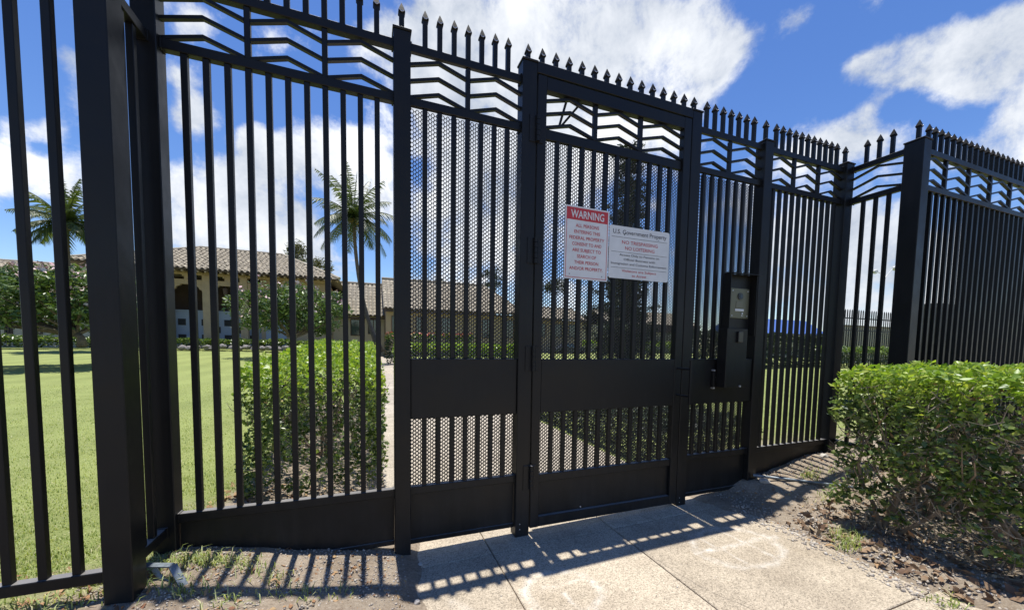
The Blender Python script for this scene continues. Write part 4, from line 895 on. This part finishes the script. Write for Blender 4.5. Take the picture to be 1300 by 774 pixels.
def pine(label, base, H, Rm, tiers, lowest=.12):
    base = Vector(base); r = thing('pine_tree', label, 'pine tree', base)
    mb = MB(); mb.tube([(0,0,-.3),(0.05,0,H*.5),(0,0,H)], [.34,.2,.03], 8); mb.build('trunk', M_BARK, r, smooth=True)
    C = []; N_ = []; bb = MB()
    for t in range(tiers):
        z = H*(lowest+(1-lowest)*(t/tiers)); f = 1-(t/tiers); Rr = Rm*(.42+.58*f)*(.75+.5*rng.random()); nb = 7 if f > .3 else 5; a0 = rng.uniform(0, 6)
        if rng.random() < .1: continue
        for k in range(nb):
            if rng.random() < .14: continue
            a = a0+2*PI*k/nb+rng.normal(0,.2); L = Rr*(.7+.45*rng.random()); d = Vector((math.cos(a), math.sin(a), 0)); pts = [Vector((0,0,z))+d*L*s_+Vector((0,0,L*(.10*s_-.34*s_*s_+.28*s_**3))) for s_ in (0,.25,.5,.75,1)]
            bb.tube(pts, [.05,.035,.025,.015,.006], 4, False)
            m_ = int(75+110*f); s_ = .12+.88*rng.random((m_,1)); c = np.array(pts[0])+np.array(d)[None]*L*s_; c[:,2] += L*(.10*s_-.34*s_**2+.28*s_**3)[:,0]+rng.normal(-.05,.10,m_); c += rng.normal(0,.13,(m_,3))*(1.5-s_); C.append(c)
    bb.build('branch', M_BARK, r)
    V, F = leaves(np.concatenate(C), .30, .34, up=-.3, flat=.2); np_mesh('needles', V, F, M_PINE, r, 'stuff'); return r
pine('tall dark column-shaped pine seen through the gate mesh', (P(792,446,28).x, 28, 0), P(792,180,28).z, 2.75, 40, .03)

# ------------------------------------------------------------------ buildings
def tiled(parent, e0, e1, up, hipL=0, hipR=0, col_w=.32, course=.42, amp=.055, name='roof'):
    """barrel-tile roof slope: eave from e0 to e1, 'up' reaches the ridge; hips cut the ends. Every tile is a raised half-round piece; joined as one part (far past counting)"""
    e0 = Vector(e0); e1 = Vector(e1); up = Vector(up); L = (e1-e0).length; ax = (e1-e0)/L; Lu = up.length; un = up/Lu; nm = ax.cross(un)
    if nm.z < 0: nm = -nm
    sub = MB(); sub.add([e0, e1, e1+up-ax*hipR, e0+up+ax*hipL, e0-nm*.12, e1-nm*.12, e1+up-ax*hipR-nm*.12, e0+up+ax*hipL-nm*.12], [(0,1,2,3),(7,6,5,4),(0,4,5,1),(1,5,6,2),(2,6,7,3),(3,7,4,0)])
    rf = sub.build(name, M_BROWN, parent, off=parent.location); nc = int(L/col_w); nr = int(Lu/course); V = []; F = []; k = 0
    for c in range(nc):
        xc = (c+.5)*col_w
        for rr in range(nr):
            v0 = rr*course; v1 = v0+course*1.08
            if hipL and xc < hipL*(v1/Lu): continue
            if hipR and xc > L-hipR*(v1/Lu): continue
            jt = rng.normal(0, .012); ring = []
            for v_, lift in ((v0-.02, .05), (v1, .01)):
                for a in range(5):
                    th = PI*a/4; ring.append(e0+ax*(xc+jt+math.cos(th)*col_w*.36)+un*v_+nm*(lift+math.sin(th)*amp*1.6))
            V += [tuple(q-parent.location) for q in ring]; F += [(k+i, k+i+1, k+6+i, k+5+i) for i in range(4)]; k += 10
    if V:
        np_mesh('tile', np.array([tuple(q) for q in V]), np.array(F), M_TILE, rf, 'stuff')
    base = MB(); base.add([e0+nm*.012-un*.03, e1+nm*.012-un*.03, e1+up-ax*hipR+nm*.012, e0+up+ax*hipL+nm*.012], [(0,1,2,3)]); base.build('tile_bed', bpy.data.materials.get('tile_bed') or mat('tile_bed', (.20,.18,.14), .9), rf, off=parent.location)
    cp_ = MB(); cp_.tube([e0+up+ax*hipL+nm*.05, e1+up-ax*hipR+nm*.05], .13, 8); 
    if hipR: cp_.tube([e1+nm*.05, e1+up-ax*hipR+nm*.05], .12, 8)
    if hipL: cp_.tube([e0+nm*.05, e0+up+ax*hipL+nm*.05], .12, 8)
    cp_.build('ridge_cap', M_TILE, rf, off=parent.location); return rf
def bpart(r, nm, x0, x1, y0, y1, z0, z1, M_):
    mb = MB(); mb.box(x0, x1, y0, y1, z0, z1); return mb.build(nm, M_, r, off=r.location)
def window(r, x0, x1, z0, z1, y, mull=1):
    w = MB(); t = .07; w.box(x0, x1, y-.06, y+.04, z0, z0+t); w.box(x0, x1, y-.06, y+.04, z1-t, z1); w.box(x0, x0+t, y-.06, y+.04, z0+t, z1-t); w.box(x1-t, x1, y-.06, y+.04, z0+t, z1-t)
    for i in range(1, mull+1): xc = x0+(x1-x0)*i/(mull+1); w.box(xc-t/2, xc+t/2, y-.05, y+.03, z0+t, z1-t)
    f = w.build('window', M_BROWN, r, off=r.location); g = MB(); g.box(x0+t, x1-t, y-.01, y+.005, z0+t, z1-t); g.build('pane', M_GLASS, f, off=r.location); return f
# portico building (two storeys high, deep shaded porch behind timber columns and a grey pierced screen)
YA = 32.0
ba = thing('portico_building', 'tan building with tiled hip roof, porch columns and a grey pierced screen', 'building', (-8, 34, .5))
xl, xr = P(120,350,YA).x, P(425,360,YA).x; ze = P(300,346,YA).z; zr = P(300,318,YA+4.5).z; zg = .5
xrr = P(431,360,YA-1).x
tiled(ba, (xl-1, YA-1.0, ze-.02), (xrr, YA-1.0, ze-.12), (0, 5.5, zr-ze), hipL=5, hipR=4.6)
# side slope of the hip
sl = MB(); sl.add([(xrr, YA-1, ze-.16), (xrr, YA+10, ze-.16), (xrr-4.6, YA+4.5, zr-.1)], [(0,1,2)]); sl.add([(xl-1, YA-1, ze-.16), (xl-1, YA+10, ze-.16), (xl+4, YA+4.5, zr-.1)], [(2,1,0)]); sl.add([(xl-1, YA+10, ze-.16), (xrr, YA+10, ze-.16), (xrr-4.6, YA+4.5, zr-.1), (xl+4, YA+4.5, zr-.1)], [(0,1,2,3)]); sl.build('roof', M_TILE, ba, off=ba.location)
xp = P(330,400,YA).x                                   # porch ends here, plain wall beyond
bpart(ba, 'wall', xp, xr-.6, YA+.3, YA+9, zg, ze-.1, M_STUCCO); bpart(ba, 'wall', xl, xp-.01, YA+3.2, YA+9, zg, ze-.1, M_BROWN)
bpart(ba, 'eave_beam', xl, xr-.3, YA-.15, YA+.15, ze-.36, ze-.17, M_WOOD); bpart(ba, 'porch_floor', xl, xp, YA-.4, YA+3.2, zg, zg+.45, M_STUCCO)
zb_ = P(262,359,YA).z
bpart(ba, 'lower_beam', xl, xp+.3, YA-.12, YA+.12, zb_-.16, zb_+.16, M_WOOD)
for px in (168, 215, 264, 311): x = P(px, 400, YA).x; bpart(ba, 'column', x-.21, x+.21, YA-.21, YA+.21, zg, ze-.365, M_WOOD)
for px in (238, 289): # shaped blocks between the beams and brackets under them
    x = P(px, 350, YA).x; bpart(ba, 'bracket', x-.16, x+.16, YA-.1, YA+.1, zb_+.165, ze-.365, M_WOOD); bpart(ba, 'carved_block', x-.26, x+.26, YA-.14, YA+.14, zb_+.36, zb_+.62, M_WOOD)
for px, sg in ((264,-1),(264,1),(311,-1),(311,1),(215,1)):
    x = P(px,400,YA).x+sg*.21; mb = MB(); vs = []
    for yq in (YA-.1, YA+.1):
        vs += [(x, yq, zb_-.165), (x+sg*.50, yq, zb_-.165), (x+sg*.46, yq, zb_-.25), (x+sg*.26, yq, zb_-.32), (x+sg*.18, yq, zb_-.48), (x+sg*.07, yq, zb_-.56), (x, yq, zb_-.72)]
    mb.add(vs, [tuple(range(7)), tuple(range(13,6,-1))]+[(i, (i+1) % 7, (i+1) % 7+7, i+7) for i in range(7)]); mb.build('curved_brace', M_WOOD, ba, off=ba.location)
# lantern
xq = P(286,365,YA).x; mb = MB(); mb.tube([(xq, YA, zb_-.16), (xq, YA, zb_-.3), (xq, YA, zb_-.32), (xq, YA, zb_-.72), (xq, YA, zb_-.8)], [.02,.02,.16,.12,.02], 8); mb.build('lantern', M_BROWN, ba, off=ba.location)
# grey pierced screen; dark plates paint the shade of its square holes
zs0, zs1 = P(262,437,YA).z-.2, P(262,395,YA).z
scr = bpart(ba, 'screen', xl, xp-.05, YA+.55, YA+.65, zs0, zs1, M_GREYSCREEN); bpart(ba, 'screen_coping', xl, xp-.05, YA+.5, YA+.7, zs1, zs1+.08, M_GREYSCREEN)
for row, z in enumerate((zs1-.75, zs1-1.25, zs1-1.82, zs1-2.3)):
    for k in range(-7, 8):
        x = P(226,400,YA).x+k*1.32+(.66 if row % 2 else 0)
        if xl < x-.2 and x+.2 < xp: bpart(ba, 'opening_shade', x-.22, x+.22, YA+.535, YA+.548, z-.22, z+.22, M_SHADE)
window(ba, P(421,380,YA).x, P(421,380,YA).x+.5, P(421,392,YA).z, P(421,370,YA).z, YA+.26)
# notice board and grey hatch by the tree
bpart(ba, 'door', P(330,400,YA).x+.3, P(330,400,YA).x+1.6, YA+.22, YA+.295, zg, P(330,404,YA).z, M_GREYSCREEN)
# roof rafters ends
for k in range(34):
    x = xl+.2+k*(xrr-xl-.4)/33; bpart(ba, 'rafter_end', x-.05, x+.05, YA-.95, YA-.2, ze-.26, ze-.165, M_WOOD)

def wing(name, label, x0, x1, Y, ze_, zr_, dr, wall_M, wins, g0=.1, hipL=0, hipR=0, over=.7, colsM=M_WOOD, fascia=M_BROWN):
    r = thing(name, label, 'building', ((x0+x1)/2, Y+3, g0))
    tiled(r, (x0-over*.3, Y-over, ze_), (x1+over*.3, Y-over, ze_), (0, dr, zr_-ze_), hipL, hipR, col_w=.36, course=.5)
    bk = MB(); bk.add([(x0-over*.3, Y-over+2*dr, ze_), (x1+over*.3, Y-over+2*dr, ze_), (x1+over*.3-hipR, Y-over+dr, zr_-.02), (x0-over*.3+hipL, Y-over+dr, zr_-.02)], [(0,1,2,3)]); bk.build('roof', M_TILE, r, off=r.location)
    bpart(r, 'wall', x0, x1, Y, Y+2*dr-2*over, g0-.3, ze_-.12, wall_M); bpart(r, 'fascia', x0-over*.3, x1+over*.3, Y-over+.02, Y-over+.14, ze_-.30, ze_-.16, fascia)
    for (a, b, c, d, m_) in wins: window(r, a, b, c, d, Y, m_)
    return r
YB = 38.0
def X_(px, Y): return P(px, 410, Y).x
def Z_(px, py, Y): return P(px, py, Y).z
wing('low_wing', 'low wing with a steep tiled roof and tall windows right of the portico', X_(400,YB), X_(488,YB), YB, Z_(460,400,YB-.7), Z_(470,361,YB+3.3), 4.0, M_STUCCO_PALE,
     [(X_(445,YB), X_(457,YB), Z_(450,426,YB), Z_(450,405,YB), 0), (X_(467,YB), X_(481,YB), Z_(470,424,YB), Z_(470,405,YB), 1)], .2)
wing('long_wing', 'long tiled wing seen through the meshed panel left of the gate', X_(490,35), X_(662,35), 35, Z_(520,392,34.3), Z_(580,360,39), 5, M_STUCCO,
     [(X_(a,35), X_(b,35), Z_(560,428,35), Z_(560,403,35), 1) for a, b in ((497,507),(528,542),(560,576),(612,626),(640,652))], .2, hipR=3)
wing('far_wing', 'far pale wing with a tan roof seen through the gate leaf', X_(672,46), X_(740,46), 46, Z_(700,404,45), Z_(700,392,50), 4, M_STUCCO,
     [(X_(a,46), X_(a+9,46), Z_(700,428,46), Z_(700,411,46), 0) for a in (684,704,722)], .0)
wing('garage_wing', 'brown-fasciaed building with tan roof right of the pine', X_(772,50), X_(885,50), 50, Z_(840,412,49), Z_(840,398,54), 5, M_STUCCO_PALE,
     [(X_(a,50), X_(a+12,50), Z_(840,432,50), Z_(840,422,50), 1) for a in (790,815,842)], .0, fascia=M_BROWN)
bpart(bpy.data.objects['garage_wing'], 'fascia_band', X_(800,50), X_(885,50), 49.3, 49.9, Z_(840,422,49.6), Z_(840,413,49.6), M_BROWN)  # brown fascia band under the roof edge
wing('left_wing', 'pale low building behind the flowering tree at far left', P(-220,400,31).x, P(118,400,31).x, 31, P(0,350,30).z, P(0,331,35).z, 5, M_STUCCO_PALE,
     [(P(a,400,31).x, P(b,400,31).x, P(50,424,31).z, P(50,398,31).z, 1) for a, b in ((5,15),(37,53),(70,84),(-40,-20))], .6)
# blue-roofed shed and dark shelter far right
bs = thing('blue_roofed_shed', 'long blue-roofed building beyond the tall dark hedge', 'building', (46, 32, .2))
bpart(bs, 'wall', xa(955,32), xa(1048,32), 32, 38, 0, P(1000,424,32).z, M_STUCCO_PALE)
mb = MB(); x0_, x1_ = xa(950,31), xa(1052,31); z0_, z1_ = P(1000,424,31).z, P(1000,405,33).z
mb.add([(x0_,31,z0_),(x1_,31,z0_),(x1_,34,z1_),(x0_,34,z1_),(x0_,37,z0_),(x1_,37,z0_),(x0_,31,z0_-.15),(x1_,31,z0_-.15),(x0_,37,z0_-.15),(x1_,37,z0_-.15)], [(0,1,2,3),(3,2,5,4),(6,7,1,0),(4,5,9,8),(0,3,4),(1,5,2),(6,8,9,7),(6,0,4,8),(7,9,5,1)]); mb.build('roof', M_BLUE, bs, off=bs.location)
sh = thing('dark_shelter', 'dark flat-roofed shelter behind the right fence panels', 'building', (20, 9, .4))
sx0, sx1 = xa(1186,7.2), xa(1222,7.2)
bpart(sh, 'roof', sx0-.2, sx1+.2, 7.1, 7.75, P(1200,391,7.2).z, P(1200,386,7.2).z, M_BROWN)
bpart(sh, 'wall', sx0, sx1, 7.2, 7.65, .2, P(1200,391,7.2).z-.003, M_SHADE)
# garden wall behind the distant fence
gw_ = thing('garden_wall', 'beige masonry wall behind the distant spiked fence', 'wall', (30, 16, .3))
wx0, wx1 = P(1062,430,16).x, 62
bpart(gw_, 'masonry', wx0, wx1, 16, 16.3, .1, P(1100,415,16).z, M_STUCCO_PALE); bpart(gw_, 'coping', wx0, wx1, 15.95, 16.35, P(1100,415,16).z, P(1100,415,16).z+.08, M_STUCCO)
# distant spiked fence
ff = thing('spiked_fence', 'distant black fence with a row of spikes', 'fence', (28, 13, .3))
fx0, fx1, fy = P(1062,430,13).x, 46.0, 13.0; zt_ = P(1100,405,13).z; ztip = P(1100,394,13).z; zl_ = P(1100,420,13).z
for a, b, nm in ((zt_-.03, zt_+.03, 'rail'), (zl_-.03, zl_+.03, 'rail'), (.75, .81, 'rail')): bpart(ff, nm, fx0, fx1, fy-.02, fy+.02, a, b, M_PAINT)
pm = MB(); pm.box(-.02,.02,-.018,.018,0,zt_-.3); pm = pm.mesh('picket', M_PAINT)
sm_ = MB(); sm_.add([(-.026,-.02,0),(.026,-.02,0),(.026,.02,0),(-.026,.02,0),(-.022,-.02,ztip-zt_-.1),(.022,-.02,ztip-zt_-.1),(.022,.02,ztip-zt_-.1),(-.022,.02,ztip-zt_-.1),(0,0,ztip-zt_)], [(0,1,5,4),(1,2,6,5),(2,3,7,6),(3,0,4,7),(4,5,8),(5,6,8),(6,7,8),(7,4,8)]); sm_ = sm_.mesh('spike', M_PAINT)
n_ = int((fx1-fx0)/.2)
for k in range(min(n_, 110)):
    x = fx0+k*.2-28; place('picket', pm, ff, (x, 0, 0)); 
    place('spike', sm_, ff, (x, 0, zt_-.27))
for k in range(6): bpart(ff, 'post', fx0+k*3.6, fx0+k*3.6+.1, fy-.05, fy+.05, .2, zt_+.25, M_PAINT)
# twin-arm street lamp
sl_ = thing('street_lamp', 'twin-headed street lamp seen between the return pickets', 'street lamp', (P(1124,440,15).x, 15, .3)); so = sl_.location
hl, hr = P(1111,345,15), P(1136,341,15); cx_ = (hl.x+hr.x)/2
mb = MB(); mb.tube([(cx_,15,.2),(cx_,15,hl.z-.5),(cx_,15,hl.z-.35)], [.06,.045,.04], 8); mb.build('pole', M_LAMP, sl_, off=so)
for h_ in (hl, hr):
    s_ = 1 if h_.x > cx_ else -1
    mb = MB(); mb.tube([(cx_,15,hl.z-.4),(cx_+s_*.25,15,hl.z-.1),(h_.x-s_*.15,15,h_.z+.04)], [.025,.02,.02], 6); mb.build('arm', M_LAMP, sl_, off=so)
    mb = MB(); mb.tube([(h_.x-s_*.2,15,h_.z+.02),(h_.x-s_*.05,15,h_.z+.05),(h_.x+s_*.22,15,h_.z+.01)], [.05,.13,.04], 8); mb.build('lamp_head', M_LAMP, sl_, smooth=True, off=so)
    mb = MB(); mb.tube([(h_.x,15,h_.z-.02),(h_.x,15,h_.z-.1),(h_.x,15,h_.z-.13)], [.12,.1,.03], 10); mb.build('globe', M_WHITE, sl_, smooth=True, off=so)
# parked cars beyond the garden wall and on the driveway
def car(label, x, y, z, rz, M_, s=1.0):
    r = thing('parked_car', label, 'car', (x, y, z), rz, 'parked cars')
    prof = [(-2.2,.35),(-2.25,.75),(-1.9,.92),(-1.35,.98),(-.8,1.42),(.6,1.45),(1.25,1.02),(2.0,.9),(2.25,.7),(2.2,.35)]
    mb = MB(); k = len(prof)
    def ring(w, sh): return [(px_*s, w, z_*s) for px_, z_ in prof]
    vs = []
    for w, tp in ((-.85,0),(-.88,1),(.88,1),(.85,0)): vs += [(px_*s, w*s*(.82 if z_ > 1.1 else 1), z_*s) for px_, z_ in prof]
    fs = [tuple(range(k-1,-1,-1)), tuple(range(3*k, 4*k))]
    for q in range(3):
        for i in range(k): a = q*k+i; b = q*k+(i+1) % k; fs.append((a, b, b+k, a+k))
    mb.add(vs, fs); mb.build('body', M_, r)
    for sg in (-1, 1):
        mb = MB(); mb.add([(-1.2*s, sg*.885*s, 1.0*s), (1.1*s, sg*.885*s, 1.02*s), (.55*s, sg*.74*s, 1.38*s), (-.75*s, sg*.74*s, 1.36*s)], [(0,1,2,3) if sg < 0 else (3,2,1,0)]); mb.build('side_window', M_GLASS, r)
    for wx in (-1.4, 1.4):
        for wy in (-.8, .8): mb = MB(); mb.tube([(wx*s, (wy-.1)*s, .33*s), (wx*s, (wy+.1)*s, .33*s)], .33*s, 14); mb.build('wheel', M_TYRE, r)
    return r
car('silver car at the far edge of the driveway seen left in the gate mesh', P(722,448,43).x, 43, .02, 0, M_CARDARK)
# distant trees closing the horizon, one mass
def f_wood():
    C = []
    for k in range(70):
        x = rng.uniform(-120, 190); y = rng.uniform(95, 120); c = np.array([x, y, rng.uniform(1, 2.5)])
        q = rng.normal(size=(110, 3)); q /= np.linalg.norm(q, axis=1, keepdims=True); C.append(c+q*np.array([4.5,3,2.2])*rng.random((110,1))**.4)
    V, F = leaves(np.concatenate(C), 1.0, .7); return tag(np_mesh('distant_wood', V, F, M_HEDGEDARK, None, 'stuff'), 'far band of dark trees on the horizon', 'trees')
f_wood()
for o in list(bpy.data.objects):
    if o.type == 'EMPTY' and o.parent is not None:
        for k in ('label', 'category', 'group'):
            if k in o: del o[k]
